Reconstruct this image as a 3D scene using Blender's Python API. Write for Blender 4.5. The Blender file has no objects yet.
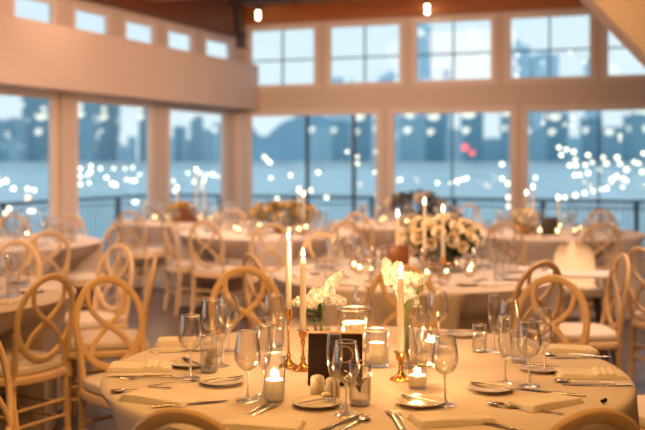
import bpy, bmesh, math, random
from mathutils import Vector, Matrix
PI = math.pi
rnd = random.Random(7)
SC = bpy.context.scene
COL = SC.collection
F, CX, HY, EYE = 970.0, 322.5, 160.0, 1.5      # focal length in pixels, image centre, horizon row, eye height

# ------------------------------------------------------------------ measuring helpers
def at(px, Y):                      # lateral position of something seen in column px at depth Y
    return (px-CX)/F*Y
def hz(py, Y):                      # height of something seen in row py at depth Y
    return EYE-(py-HY)/F*Y
def tab(px, py, z=0.76):            # point of a table top
    Y = F*(EYE-z)/(py-HY)
    return at(px, Y), Y

# ------------------------------------------------------------------ materials
def new_mat(name):
    m = bpy.data.materials.new(name); m.use_nodes = True
    nt = m.node_tree; nt.nodes.clear()
    out = nt.nodes.new('ShaderNodeOutputMaterial')
    return m, nt, out
def N(nt, t, **kw):
    n = nt.nodes.new(t)
    for k, v in kw.items():
        if k in n.inputs: n.inputs[k].default_value = v
        else: setattr(n, k, v)
    return n
def pbr(name, col, rough=.5, metal=0, col2=None, scale=8, bump=0, bscale=60, stretch=None, sss=0, spec=None, detail=3):
    m, nt, out = new_mat(name)
    b = N(nt, 'ShaderNodeBsdfPrincipled'); b.inputs['Roughness'].default_value = rough
    b.inputs['Metallic'].default_value = metal
    if spec is not None: b.inputs['Specular IOR Level'].default_value = spec
    tc = N(nt, 'ShaderNodeTexCoord'); mp = N(nt, 'ShaderNodeMapping')
    if stretch: mp.inputs['Scale'].default_value = stretch
    nt.links.new(tc.outputs['Object'], mp.inputs['Vector'])
    nz = N(nt, 'ShaderNodeTexNoise'); nz.inputs['Scale'].default_value = scale; nz.inputs['Detail'].default_value = detail
    nt.links.new(mp.outputs[0], nz.inputs['Vector'])
    mx = N(nt, 'ShaderNodeMix', data_type='RGBA')
    c2 = col2 or tuple(c*.88 for c in col)
    mx.inputs[6].default_value = (*col, 1); mx.inputs[7].default_value = (*c2, 1)
    nt.links.new(nz.outputs[0], mx.inputs[0]); nt.links.new(mx.outputs[2], b.inputs['Base Color'])
    if bump:
        n2 = N(nt, 'ShaderNodeTexNoise'); n2.inputs['Scale'].default_value = bscale; n2.inputs['Detail'].default_value = 3
        nt.links.new(mp.outputs[0], n2.inputs['Vector'])
        bp = N(nt, 'ShaderNodeBump'); bp.inputs['Strength'].default_value = bump; bp.inputs['Distance'].default_value = .01
        nt.links.new(n2.outputs[0], bp.inputs['Height']); nt.links.new(bp.outputs[0], b.inputs['Normal'])
    if sss:
        b.inputs['Subsurface Weight'].default_value = sss
        b.inputs['Subsurface Radius'].default_value = (.02, .01, .005)
        b.inputs['Subsurface Scale'].default_value = 1
    nt.links.new(b.outputs[0], out.inputs[0])
    return m
def thin_glass(name, tint=(.98,.98,.97), lo=.05, hi=.85, power=3.0, rough=.02):
    m, nt, out = new_mat(name)
    tr = N(nt, 'ShaderNodeBsdfTransparent'); tr.inputs[0].default_value = (*tint, 1)
    gl = N(nt, 'ShaderNodeBsdfGlossy'); gl.inputs['Roughness'].default_value = rough
    lw = N(nt, 'ShaderNodeLayerWeight'); lw.inputs[0].default_value = .5
    pw = N(nt, 'ShaderNodeMath', operation='POWER'); pw.inputs[1].default_value = power
    nt.links.new(lw.outputs['Facing'], pw.inputs[0])
    mr = N(nt, 'ShaderNodeMapRange'); mr.inputs['To Min'].default_value = lo; mr.inputs['To Max'].default_value = hi
    nt.links.new(pw.outputs[0], mr.inputs['Value'])
    mx = N(nt, 'ShaderNodeMixShader')
    nt.links.new(mr.outputs[0], mx.inputs[0]); nt.links.new(tr.outputs[0], mx.inputs[1]); nt.links.new(gl.outputs[0], mx.inputs[2])
    nt.links.new(mx.outputs[0], out.inputs[0])
    return m
def emis(name, col, s, sample=False):
    m, nt, out = new_mat(name)
    e = N(nt, 'ShaderNodeEmission'); e.inputs[0].default_value = (*col, 1); e.inputs[1].default_value = s
    nt.links.new(e.outputs[0], out.inputs[0])
    if not sample: m.cycles.emission_sampling = 'NONE'
    return m
def building_mat(name, base, lit=.06):
    m, nt, out = new_mat(name)
    tc = N(nt, 'ShaderNodeTexCoord'); mp = N(nt, 'ShaderNodeMapping')
    sp = N(nt, 'ShaderNodeSeparateXYZ'); cb = N(nt, 'ShaderNodeCombineXYZ')
    ad = N(nt, 'ShaderNodeMath', operation='ADD')
    nt.links.new(tc.outputs['Object'], sp.inputs[0])
    nt.links.new(sp.outputs[0], ad.inputs[0]); nt.links.new(sp.outputs[1], ad.inputs[1])
    nt.links.new(ad.outputs[0], cb.inputs[0]); nt.links.new(sp.outputs[2], cb.inputs[1])
    nt.links.new(cb.outputs[0], mp.inputs[0])
    br = N(nt, 'ShaderNodeTexBrick'); br.inputs['Scale'].default_value = .25
    br.inputs['Color1'].default_value = (*[c*.72 for c in base], 1); br.inputs['Color2'].default_value = (*[c*.95 for c in base], 1)
    br.inputs['Mortar'].default_value = (*[min(1, c*1.25) for c in base], 1); br.inputs['Mortar Size'].default_value = .06
    nt.links.new(mp.outputs[0], br.inputs['Vector'])
    wn = N(nt, 'ShaderNodeTexVoronoi'); wn.inputs['Scale'].default_value = .22
    nt.links.new(mp.outputs[0], wn.inputs['Vector'])
    sc = N(nt, 'ShaderNodeSeparateColor'); nt.links.new(wn.outputs['Color'], sc.inputs[0])
    gt = N(nt, 'ShaderNodeMath', operation='GREATER_THAN'); gt.inputs[1].default_value = 1-lit
    nt.links.new(sc.outputs[0], gt.inputs[0])
    b = N(nt, 'ShaderNodeBsdfPrincipled'); b.inputs['Roughness'].default_value = .6
    nt.links.new(br.outputs[0], b.inputs['Base Color'])
    b.inputs['Emission Color'].default_value = (1, .86, .62, 1)
    ml = N(nt, 'ShaderNodeMath', operation='MULTIPLY'); ml.inputs[1].default_value = 1.6
    nt.links.new(gt.outputs[0], ml.inputs[0]); nt.links.new(ml.outputs[0], b.inputs['Emission Strength'])
    nt.links.new(b.outputs[0], out.inputs[0]); m.cycles.emission_sampling = 'NONE'
    return m
M = {}
M['cloth'] = pbr('cloth_linen', (.62,.54,.49), .85, bump=.14, bscale=9, scale=3, col2=(.58,.50,.455), spec=.15)
M['napkin'] = pbr('napkin_cotton', (.72,.65,.59), .85, bump=.25, bscale=120, spec=.15)
M['wood'] = pbr('chair_beech', (.70,.49,.27), .42, col2=(.60,.40,.21), scale=5, stretch=(6,6,1), bump=.05)
M['cushion'] = pbr('cushion_ivory', (.70,.61,.53), .8, bump=.2, bscale=90, spec=.2)
M['wall'] = pbr('wall_paint', (.74,.615,.55), .7, col2=(.71,.585,.52), scale=2)
M['trim'] = pbr('trim_paint', (.84,.75,.70), .5, col2=(.82,.73,.68))
M['ceilwood'] = pbr('ceiling_timber', (.27,.078,.02), .55, col2=(.10,.028,.01), scale=3, stretch=(1,8,8), bump=.1)
M['beam'] = pbr('beam_timber', (.56,.19,.05), .55, col2=(.34,.10,.025), scale=2, stretch=(1.2,1.2,9), bump=.1)
M['darkbeam'] = pbr('beam_dark', (.05,.022,.012), .6)
M['black'] = pbr('black_plastic', (.012,.012,.013), .5)
M['alu'] = pbr('mullion_slate', (.07,.13,.19), .5)
M['brass'] = pbr('brass', (.72,.40,.14), .24, 1, col2=(.60,.32,.10))
M['steel'] = pbr('cutlery_steel', (.50,.46,.42), .22, 1)
M['wax'] = None
M['wax_glow'] = pbr('wax_pillar', (.93,.82,.62), .5, sss=.5)
M['wick'] = pbr('wick', (.03,.02,.015), .9)
M['flame'] = emis('flame', (1,.74,.40), 26)
M['halo'] = emis('flame_core', (1,.50,.14), 3)
M['porcelain'] = pbr('porcelain', (.64,.58,.50), .15, col2=(.62,.56,.48))
M['shaker'] = pbr('shaker_ceramic', (.52,.45,.35), .35, col2=(.47,.40,.30))
M['leather'] = pbr('menu_leather', (.022,.008,.006), .7, spec=.2, col2=(.014,.006,.005), bump=.1, bscale=80)
M['emblem'] = pbr('emblem_foil', (.55,.34,.18), .35)
M['petal'] = pbr('petal_white', (.95,.95,.95), .7, sss=.15, col2=(.88,.88,.86), scale=20)
M['rose'] = pbr('petal_rose_cream', (.92,.83,.66), .7, col2=(.86,.72,.50), scale=25)
M['gold'] = pbr('petal_gold', (.74,.56,.26), .7, col2=(.50,.36,.14), scale=25)
M['leaf'] = pbr('leaf_green', (.045,.075,.028), .5, col2=(.02,.035,.014), scale=30)
M['olive'] = pbr('leaf_dry', (.32,.24,.07), .6, col2=(.14,.11,.03), scale=30)
M['darkleaf'] = pbr('leaf_dark', (.03,.035,.022), .6, col2=(.05,.03,.02), scale=30)
M['stem'] = pbr('stem_green', (.16,.20,.06), .5)
M['box'] = pbr('box_walnut', (.17,.055,.018), .45, col2=(.10,.03,.01), scale=4, stretch=(1,1,8))
M['blackbox'] = pbr('box_black', (.02,.012,.01), .5)
M['butter'] = pbr('butter', (.85,.74,.5), .4)
M['floor'] = None
M['deck'] = pbr('terrace_boards', (.22,.27,.30), .6, col2=(.16,.2,.23), scale=2)
M['rail'] = pbr('rail_dark', (.03,.06,.08), .5)
M['shell'] = pbr('highchair_plastic', (.92,.80,.60), .35, col2=(.90,.78,.58))
M['tray'] = pbr('tray_plastic', (.82,.76,.70), .3, col2=(.80,.74,.68))
M['bulb'] = emis('reflection_terrace_bulb', (1,.84,.60), 5)  # stands in for pane reflections as well as terrace lights
M['dimbulb'] = emis('dim_reflection_bulb', (1,.88,.70), 2.2)
M['bulb_red'] = emis('beacon_red', (1,.12,.10), 3.0)
M['spot'] = emis('spot_bulb', (1,.85,.6), 14)
M['water_in'] = None
M['glass'] = None
M['votive'] = thin_glass('votive_glass', (.95,.92,.87), .07, .8, 2.2, .06)
M['pane'] = thin_glass('window_pane', (.90,.95,.97), .025, .7, 4.5, .01)
m, nt, out = new_mat('solid_glass')
g = N(nt, 'ShaderNodeBsdfGlass'); g.inputs['IOR'].default_value = 1.47; g.inputs['Roughness'].default_value = .01
nt.links.new(g.outputs[0], out.inputs[0]); M['solid'] = m
M['glass'] = thin_glass('clear_glass', (.985,.98,.975), .085, 1.0, 2.0, .12)
m, nt, out = new_mat('glass_edge')
g = N(nt, 'ShaderNodeBsdfGlossy'); g.inputs['Roughness'].default_value = .28; g.inputs[0].default_value = (1,1,1,1)
tr_ = N(nt, 'ShaderNodeBsdfTransparent'); mx_ = N(nt, 'ShaderNodeMixShader'); mx_.inputs[0].default_value = .6
nt.links.new(tr_.outputs[0], mx_.inputs[1]); nt.links.new(g.outputs[0], mx_.inputs[2]); nt.links.new(mx_.outputs[0], out.inputs[0]); M['edge'] = m
m, nt, out = new_mat('drinking_water')
g = N(nt, 'ShaderNodeBsdfGlass'); g.inputs['IOR'].default_value = 1.33; g.inputs['Roughness'].default_value = .03
tr_ = N(nt, 'ShaderNodeBsdfTransparent'); mx_ = N(nt, 'ShaderNodeMixShader'); mx_.inputs[0].default_value = .3
nt.links.new(tr_.outputs[0], mx_.inputs[1]); nt.links.new(g.outputs[0], mx_.inputs[2]); nt.links.new(mx_.outputs[0], out.inputs[0]); M['water_in'] = m
m, nt, out = new_mat('wax_shell')
d_ = N(nt, 'ShaderNodeBsdfDiffuse'); d_.inputs[0].default_value = (.97,.92,.84,1); t2_ = N(nt, 'ShaderNodeBsdfTranslucent'); t2_.inputs[0].default_value = (.97,.90,.76,1)
mx_ = N(nt, 'ShaderNodeMixShader'); mx_.inputs[0].default_value = .6
nt.links.new(d_.outputs[0], mx_.inputs[1]); nt.links.new(t2_.outputs[0], mx_.inputs[2]); nt.links.new(mx_.outputs[0], out.inputs[0]); M['wax_shell'] = m; M['wax'] = m
# frosted glass
m, nt, out = new_mat('frosted_glass')
a_ = N(nt, 'ShaderNodeBsdfTranslucent'); a_.inputs[0].default_value = (.92,.85,.75,1)
b_ = N(nt, 'ShaderNodeBsdfTransparent'); c_ = N(nt, 'ShaderNodeBsdfGlossy'); c_.inputs['Roughness'].default_value = .25
m1 = N(nt, 'ShaderNodeMixShader'); m1.inputs[0].default_value = .5
m2 = N(nt, 'ShaderNodeMixShader'); m2.inputs[0].default_value = .12
nt.links.new(a_.outputs[0], m1.inputs[1]); nt.links.new(b_.outputs[0], m1.inputs[2])
nt.links.new(m1.outputs[0], m2.inputs[1]); nt.links.new(c_.outputs[0], m2.inputs[2]); nt.links.new(m2.outputs[0], out.inputs[0])
M['frost'] = m
# floor: dark boards with a soft sheen
m, nt, out = new_mat('floor_boards')
tc = N(nt, 'ShaderNodeTexCoord'); br = N(nt, 'ShaderNodeTexBrick'); br.inputs['Scale'].default_value = 1.2
br.inputs['Color1'].default_value = (.085,.062,.06,1); br.inputs['Color2'].default_value = (.11,.082,.078,1); br.inputs['Mortar'].default_value = (.04,.03,.03,1)
br.inputs['Brick Width'].default_value = 1.6; br.inputs['Row Height'].default_value = .2; br.inputs['Mortar Size'].default_value = .006
nt.links.new(tc.outputs['Object'], br.inputs['Vector'])
b = N(nt, 'ShaderNodeBsdfPrincipled'); b.inputs['Roughness'].default_value = .33
nt.links.new(br.outputs[0], b.inputs['Base Color']); nt.links.new(b.outputs[0], out.inputs[0]); M['floor'] = m
# river
m, nt, out = new_mat('river_water')
tc = N(nt, 'ShaderNodeTexCoord'); mp = N(nt, 'ShaderNodeMapping'); mp.inputs['Scale'].default_value = (.01,.06,1)
nz = N(nt, 'ShaderNodeTexNoise'); nz.inputs['Scale'].default_value = 1.5; nz.inputs['Detail'].default_value = 5
nt.links.new(tc.outputs['Object'], mp.inputs[0]); nt.links.new(mp.outputs[0], nz.inputs['Vector'])
bp = N(nt, 'ShaderNodeBump'); bp.inputs['Strength'].default_value = 1.0; bp.inputs['Distance'].default_value = 2.0
nt.links.new(nz.outputs[0], bp.inputs['Height'])
b = N(nt, 'ShaderNodeBsdfPrincipled'); b.inputs['Roughness'].default_value = .35; b.inputs['Base Color'].default_value = (.42,.58,.60,1)
nt.links.new(bp.outputs[0], b.inputs['Normal']); nt.links.new(b.outputs[0], out.inputs[0]); M['river'] = m
M['b1'] = building_mat('tower_teal_haze', (.23,.385,.455), .05)  # facade colours carry the blue distance haze in the base colour
M['b2'] = building_mat('tower_blue_haze', (.36,.52,.585), .05)
M['b3'] = building_mat('tower_pale_haze', (.55,.72,.80), .03)  # far row: thicker haze put into the colour
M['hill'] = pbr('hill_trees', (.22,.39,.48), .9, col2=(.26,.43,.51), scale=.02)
M['quay'] = pbr('quay_stone', (.9,.9,.88), .8, col2=(.5,.55,.58), scale=.08)
M['pier'] = pbr('pier_boards', (.16,.30,.34), .7)
M['canvas'] = pbr('tent_canvas', (.78,.84,.86), .8)

# ------------------------------------------------------------------ mesh helpers
def link(name, bm, mat, parent=None, smooth=True, loc=(0,0,0), rot=0):
    me = bpy.data.meshes.new(name)
    bmesh.ops.recalc_face_normals(bm, faces=bm.faces)
    bm.to_mesh(me); bm.free()
    for mm in (mat if isinstance(mat, (list, tuple)) else [mat]): me.materials.append(mm)
    if smooth:
        me.polygons.foreach_set('use_smooth', [True]*len(me.polygons))
        try: me.set_sharp_from_angle(angle=math.radians(42))
        except Exception: pass
    o = bpy.data.objects.new(name, me); COL.objects.link(o)
    o.location = loc; o.rotation_euler = (0, 0, rot)
    if parent: o.parent = parent
    return o
def tag(o, label=None, cat=None, group=None, kind=None):
    if label: o['label'] = label
    if cat: o['category'] = cat
    if group: o['group'] = group
    if kind: o['kind'] = kind
    return o
def thing(name, loc=(0,0,0), rot=0):
    o = bpy.data.objects.new(name, None); COL.objects.link(o)
    o.location = loc; o.rotation_euler = (0, 0, rot); o.empty_display_size = .1
    return o
def struct(name, bm, mat, smooth=False):
    o = link(name, bm, mat, smooth=smooth); o['kind'] = 'structure'; return o
def box(bm, c, s, R=None, bev=0):
    r = bmesh.ops.create_cube(bm, size=1)
    vs = r['verts']
    for v in vs:
        v.co = Vector((v.co.x*s[0], v.co.y*s[1], v.co.z*s[2]))
    if bev:
        es = list({e for v in vs for e in v.link_edges})
        rr = bmesh.ops.bevel(bm, geom=es, offset=bev, segments=2, affect='EDGES', profile=.5)
        vs = list({v for f in rr['faces'] for v in f.verts} | {v for v in vs if v.is_valid})
    T = Matrix.Translation(Vector(c))
    for v in vs:
        p = v.co.copy()
        if R: p = R @ p
        v.co = T @ p
    return vs
def lathe(bm, prof, seg=24, c=(0,0,0), close=False):
    rings = []
    for (r, z) in prof:
        if r < 1e-5: rings.append([bm.verts.new((c[0], c[1], c[2]+z))])
        else: rings.append([bm.verts.new((c[0]+r*math.cos(2*PI*k/seg), c[1]+r*math.sin(2*PI*k/seg), c[2]+z)) for k in range(seg)])
    pairs = list(zip(rings[:-1], rings[1:]))
    if close: pairs.append((rings[-1], rings[0]))
    for a, b in pairs:
        for k in range(seg):
            k2 = (k+1) % seg
            if len(a) == 1 and len(b) == 1: continue
            if len(a) == 1: bm.faces.new((a[0], b[k], b[k2]))
            elif len(b) == 1: bm.faces.new((a[k], a[k2], b[0]))
            else: bm.faces.new((a[k], a[k2], b[k2], b[k]))
def sweep(bm, pts, ru, rv=None, n=None, seg=8, closed=False, cap=True):
    pts = [Vector(p) for p in pts]; k = len(pts)
    if not callable(ru):
        r0 = ru; ru = lambda i, r0=r0: r0
    if rv is None: rvf = ru
    elif callable(rv): rvf = rv
    else: rvf = lambda i: rv
    rings = []; up = Vector(n).normalized() if n is not None else None
    last = None
    for i, p in enumerate(pts):
        if closed: t = pts[(i+1) % k]-pts[(i-1) % k]
        else: t = pts[min(i+1, k-1)]-pts[max(i-1, 0)]
        t.normalize()
        if up is not None: u = t.cross(up)
        else:
            u = last-t*last.dot(t) if last is not None else t.orthogonal()
        if u.length < 1e-6: u = t.orthogonal()
        u.normalize(); v = u.cross(t).normalized(); last = u
        a, b = ru(i), rvf(i)
        rings.append([bm.verts.new(p+u*a*math.cos(2*PI*j/seg)+v*b*math.sin(2*PI*j/seg)) for j in range(seg)])
    m_ = k if closed else k-1
    for i in range(m_):
        A, B = rings[i], rings[(i+1) % k]
        for j in range(seg):
            bm.faces.new((A[j], A[(j+1) % seg], B[(j+1) % seg], B[j]))
    if cap and not closed:
        bm.faces.new(rings[0][::-1]); bm.faces.new(rings[-1])
def spline(P, n=8, closed=False):
    P = [Vector(p) for p in P]; out = []; k = len(P)
    g = (lambda i: P[i % k]) if closed else (lambda i: P[min(max(i, 0), k-1)])
    for i in range(k if closed else k-1):
        a, b, c, d = g(i-1), g(i), g(i+1), g(i+2)
        for j in range(n):
            t = j/n
            out.append(.5*((2*b)+(c-a)*t+(2*a-5*b+4*c-d)*t*t+(3*b-a-3*c+d)*t**3))
    if not closed: out.append(P[-1])
    return out
def ball(bm, c, r, sub=1, s=(1,1,1)):
    q = bmesh.ops.create_icosphere(bm, subdivisions=sub, radius=r)
    for v in q['verts']: v.co = Vector((v.co.x*s[0]+c[0], v.co.y*s[1]+c[1], v.co.z*s[2]+c[2]))
def dup(root, loc, rot=None, label=None, group=None):
    r = root.copy(); COL.objects.link(r); r.location = loc
    if rot is not None: r.rotation_euler = (0, 0, rot)
    if label: r['label'] = label
    if group: r['group'] = group
    for ch in list(root.children):
        c = ch.copy(); COL.objects.link(c); c.parent = r
        for g_ in ch.children:
            d = g_.copy(); COL.objects.link(d); d.parent = c
    return r
PROTO = {}
def put(key, maker, loc, rot=0, label=None, group=None):
    if key not in PROTO:
        o = maker(); PROTO[key] = o
        o.location = loc; o.rotation_euler = (0, 0, rot)
        if label: o['label'] = label
        if group: o['group'] = group
        return o
    o = dup(PROTO[key], loc, rot, label, group)
    if not group and 'group' in o: del o['group']
    return o

# ------------------------------------------------------------------ the room
C0 = Vector((-1.36, 16.0)); LD = Vector((-.3875, -.9219)); BD = Vector((.94, -.342))
LN = Vector((-.9219, .3875)); BN = Vector((.342, .94))          # outward normals
def wall_s(px, o, d):
    k = (px-CX)/F
    return (k*o.y-o.x)/(d.x-k*d.y)
def wall_piece(bm, o, d, n, s0, s1, z0, z1, t0=0, t1=.2):
    a = [o+d*s0+n*t0, o+d*s1+n*t0, o+d*s1+n*t1, o+d*s0+n*t1]
    lo = [bm.verts.new((p.x, p.y, z0)) for p in a]; hi = [bm.verts.new((p.x, p.y, z1)) for p in a]
    bm.faces.new(lo[::-1]); bm.faces.new(hi)
    for k in range(4): bm.faces.new((lo[k], lo[(k+1) % 4], hi[(k+1) % 4], hi[k]))
def pierced(name, o, d, n, s_end, rows, th=.2, s_start=0.0):
    """one wall with rows of openings: rows = [(z0, z1, [(s0, s1), ...]), ...], solid elsewhere"""
    bm = bmesh.new(); z = 0
    for z0, z1, ops in rows:
        if z0 > z: wall_piece(bm, o, d, n, s_start, s_end, z, z0, 0, th)
        s = s_start
        for a, b_ in ops:
            if a > s: wall_piece(bm, o, d, n, s, a, z0, z1, 0, th)
            s = b_
        if s < s_end: wall_piece(bm, o, d, n, s, s_end, z0, z1, 0, th)
        z = z1
    wall_piece(bm, o, d, n, s_start, s_end, z, 4.15, 0, th)
    return struct(name, bm, M['wall'])
WN = [0]
def window(o, d, n, s0, s1, z0, z1, vbars=(), hbars=(), dark=False, fw=.035, sill=False):
    WN[0] += 1
    w = thing('window_%d' % WN[0]); w['kind'] = 'structure'
    bm = bmesh.new()
    for a, b_, c, e in ((s0, s1, z0, z0+fw), (s0, s1, z1-fw, z1), (s0, s0+fw, z0+fw, z1-fw), (s1-fw, s1, z0+fw, z1-fw)):
        wall_piece(bm, o, d, n, a, b_, c, e, .0, .04)
    link('window_frame', bm, M['trim'], w, False)
    if vbars or hbars:
        bm = bmesh.new()
        bw = .03 if dark else .012
        for v in vbars: wall_piece(bm, o, d, n, v-bw, v+bw, z0+fw, z1-fw, .005, .035)
        for h in hbars: wall_piece(bm, o, d, n, s0+fw, s1-fw, h-bw, h+bw, .008, .032)
        link('glazing_bar', bm, M['alu'], w, False)
    bm = bmesh.new(); wall_piece(bm, o, d, n, s0+fw, s1-fw, z0+fw, z1-fw, .018, .022)
    link('pane', bm, M['pane'], w, False)
    bm = bmesh.new()                                              # casing proud of the wall
    t = .06
    for a, b_, c, e in ((s0-t, s1+t, z1, z1+t), (s0-t, s0, z0, z1), (s1, s1+t, z0, z1), (s0-t, s1+t, z0-t, z0)):
        wall_piece(bm, o, d, n, a, b_, c, e, -.01, -.0005)
    link('casing', bm, M['trim'], w, False)
ls = lambda px: wall_s(px, C0, LD)
bs = lambda px: wall_s(px, C0, BD)
Lw = [(ls(224), ls(169)), (ls(150.7), ls(76.4)), (ls(53), ls(53)+2.0)]
Lc = [(ls(229.5), ls(206)), (ls(192), ls(168)), (ls(154), ls(125.5)), (ls(108), ls(75)), (ls(53), ls(14)), (ls(-8), ls(-60))]
for k_ in range(4): Lw.append((ls(53)+2.25+k_*2.3, ls(53)+4.3+k_*2.3))
for k_ in range(5): Lc.append((ls(-60)+.4+1.7*k_, ls(-60)+1.7+1.7*k_))
pierced('wall_left', C0, LD, LN, 18.8, [(.12, 2.26, Lw), (3.06, 3.38, Lc)], th=.06, s_start=0)
for a, b_ in Lw: window(C0, LD, LN, a, b_, .12, 2.26)
for a, b_ in Lc: window(C0, LD, LN, a, b_, 3.06, 3.38, fw=.02)
Bw = [(bs(249.5), bs(378)), (bs(392), bs(512)), (bs(525.5), bs(525.5)+2.1), (bs(525.5)+2.25, bs(525.5)+4.3)]
Bu = [(bs(250), bs(315.5)), (bs(329), bs(401)), (bs(415), bs(492.6)), (bs(508.7), bs(591.5)), (bs(606), bs(606)+1.15), (bs(606)+1.35, bs(606)+2.5)]
pierced('wall_back', C0, BD, BN, 9.3, [(.12, 2.25, Bw), (2.695, 3.64, Bu)], th=.06, s_start=-.15)
window(C0, BD, BN, *Bw[0], .12, 2.25, vbars=(bs(307), bs(353.5)), dark=True)
window(C0, BD, BN, *Bw[1], .12, 2.25, vbars=(bs(452),))
window(C0, BD, BN, *Bw[2], .12, 2.25, vbars=((Bw[2][0]+Bw[2][1])/2,))
window(C0, BD, BN, *Bw[3], .12, 2.25)
for a, b_ in Bu: window(C0, BD, BN, a, b_, 2.695, 3.64, vbars=((a+b_)/2,), hbars=(3.12,), fw=.03)
# posts of trim between the left windows, corner post
bm = bmesh.new()
for a, b_ in ((ls(76.4)+.1, ls(53)-.1),):
    wall_piece(bm, C0, LD, LN, a, b_, 0, 2.3, -.07, 0)
struct('trim_1', bm, M['wall'])
bm = bmesh.new(); wall_piece(bm, C0, LD, LN, .02, .2, 0, 2.3, -.12, 0); struct('trim_2', bm, M['trim'])
# bulkhead running above the left windows
B0 = Vector((-.99, 15.87)) + BD*0
bm = bmesh.new(); wall_piece(bm, C0, LD, LN, 0.0, 18.8, 2.315, 3.05, -.345, -.0005); struct('trim_3', bm, M['wall'])
# ceiling, beams
def plate_poly(bm, pts, z0, z1):
    lo = [bm.verts.new((x, y, z0)) for x, y in pts]; hi = [bm.verts.new((x, y, z1)) for x, y in pts]; n_ = len(pts)
    bm.faces.new(lo[::-1]); bm.faces.new(hi)
    for i in range(n_): bm.faces.new((lo[i], lo[(i+1) % n_], hi[(i+1) % n_], hi[i]))
qe = C0+LD*18.8;  re_ = C0+BD*9.3; k0 = C0+(LN+BN)*.05
ROOM = [(k0.x, k0.y), (re_.x+.05, re_.y+.05), (re_.x+.1, qe.y), (qe.x-.06, qe.y)]
bm = bmesh.new(); plate_poly(bm, ROOM, 4.15, 4.25); struct('ceiling', bm, M['ceilwood'])
bm = bmesh.new(); wall_piece(bm, C0, BD, BN, -.0, 9.3, 3.72, 4.0, -.16, -.001); struct('trim_4', bm, M['beam'])
bm = bmesh.new(); wall_piece(bm, C0, LD, LN, .2, 18.8, 3.50, 4.0, -.2, -.001); struct('trim_5', bm, M['ceilwood'])
k = 6
for (s_, zb, mt) in ((1.4, 3.82, 'darkbeam'), (2.7, 3.86, 'beam'), (4.2, 3.9, 'darkbeam'), (6.2, 3.9, 'beam')):
    bm = bmesh.new(); wall_piece(bm, C0, BD, BN, .55, 9.2, zb, 4.15, -s_-.22, -s_); struct('trim_%d' % k, bm, M[mt]); k += 1
bm = bmesh.new(); wall_piece(bm, C0, LD, LN, .25, 18.5, 3.95, 4.15, -1.2, -1.0); struct('trim_%d' % k, bm, M['beam']); k += 1
for k_ in range(1, 7):
    bm = bmesh.new(); wall_piece(bm, C0, LD, LN, 1.6+k_*1.5, 1.8+k_*1.5, 3.62, 3.94, -1.15, -.21); struct('trim_%d' % k, bm, M['beam' if k_ % 2 else 'darkbeam']); k += 1
# floor
bm = bmesh.new(); plate_poly(bm, ROOM, -.1, 0); struct('floor', bm, M['floor'])
# walls the lens does not see: right and behind
bm = bmesh.new(); box(bm, (re_.x+.1, (re_.y+qe.y)/2, 2.075), (.2, re_.y-qe.y, 4.15)); struct('wall_right', bm, M['wall'])
bm = bmesh.new(); box(bm, ((re_.x+qe.x)/2, qe.y-.1, 2.075), (re_.x-qe.x+.3, .2, 4.15)); struct('wall_front', bm, M['wall'])
# sloping soffit of the gallery stair at the upper right
bm = bmesh.new()
Y0, Y1 = 9.3, 9.6
pr = [(at(560, Y1), hz(-20, Y1)), (at(645, Y1), hz(68, Y1)), (at(860, Y1), hz(290, Y1)), (at(860, Y1), 4.15), (at(560, Y1), 4.15)]
f0 = [bm.verts.new((x, Y0, z)) for x, z in pr]; f1 = [bm.verts.new((x, Y1, z)) for x, z in pr]
bm.faces.new(f0); bm.faces.new(f1[::-1])
for i in range(5): bm.faces.new((f0[i], f1[i], f1[(i+1) % 5], f0[(i+1) % 5]))
struct('trim_30', bm, M['wall'])

# black speaker on the end of the bulkhead with its post
sp = thing('wall_speaker', (0, 0, 0))
q = C0+LD*.12-LN*.17; sx, sy = at(241.5, 14.6), 14.6
bm = bmesh.new(); box(bm, (sx, sy, hz(40.5, sy)), (.15, .16, .215), bev=.012); link('cabinet', bm, M['black'], sp)
bm = bmesh.new(); sweep(bm, [(sx-.06, sy+.02, hz(34, sy)), (sx-.07, sy+.02, 4.13)], .05, seg=10); link('mounting_post', bm, M['black'], sp)
tag(sp, 'black wall speaker hung from a dark post at the corner', 'speaker')
# ceiling spot lamps
def make_spot():
    t = thing('ceiling_spotlight'); tag(t, None, 'light')
    bm = bmesh.new(); lathe(bm, [(0,.0), (.05,0), (.055,-.03), (.0,-.03)], 16); link('mount', bm, M['black'], t)
    bm = bmesh.new(); sweep(bm, [(0,0,-.03), (0,0,-.10)], .008); link('rod', bm, M['black'], t)
    for s in (0, 1):
        bm = bmesh.new(); ball(bm, (0, 0, -.12-.08*s), .030, 2); link('bulb', bm, M['spot'], t)
    return t
for px, py, Y, lab in ((258, 12, 15.3, 'small twin-bulb ceiling lamp above the first upper window'), (427, 6, 14.6, 'small twin-bulb ceiling lamp above the tower seen through the upper windows')):
    z = hz(py, Y)+.11
    o = put('spot', make_spot, (at(px, Y), Y, z), 0, lab)

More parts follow.
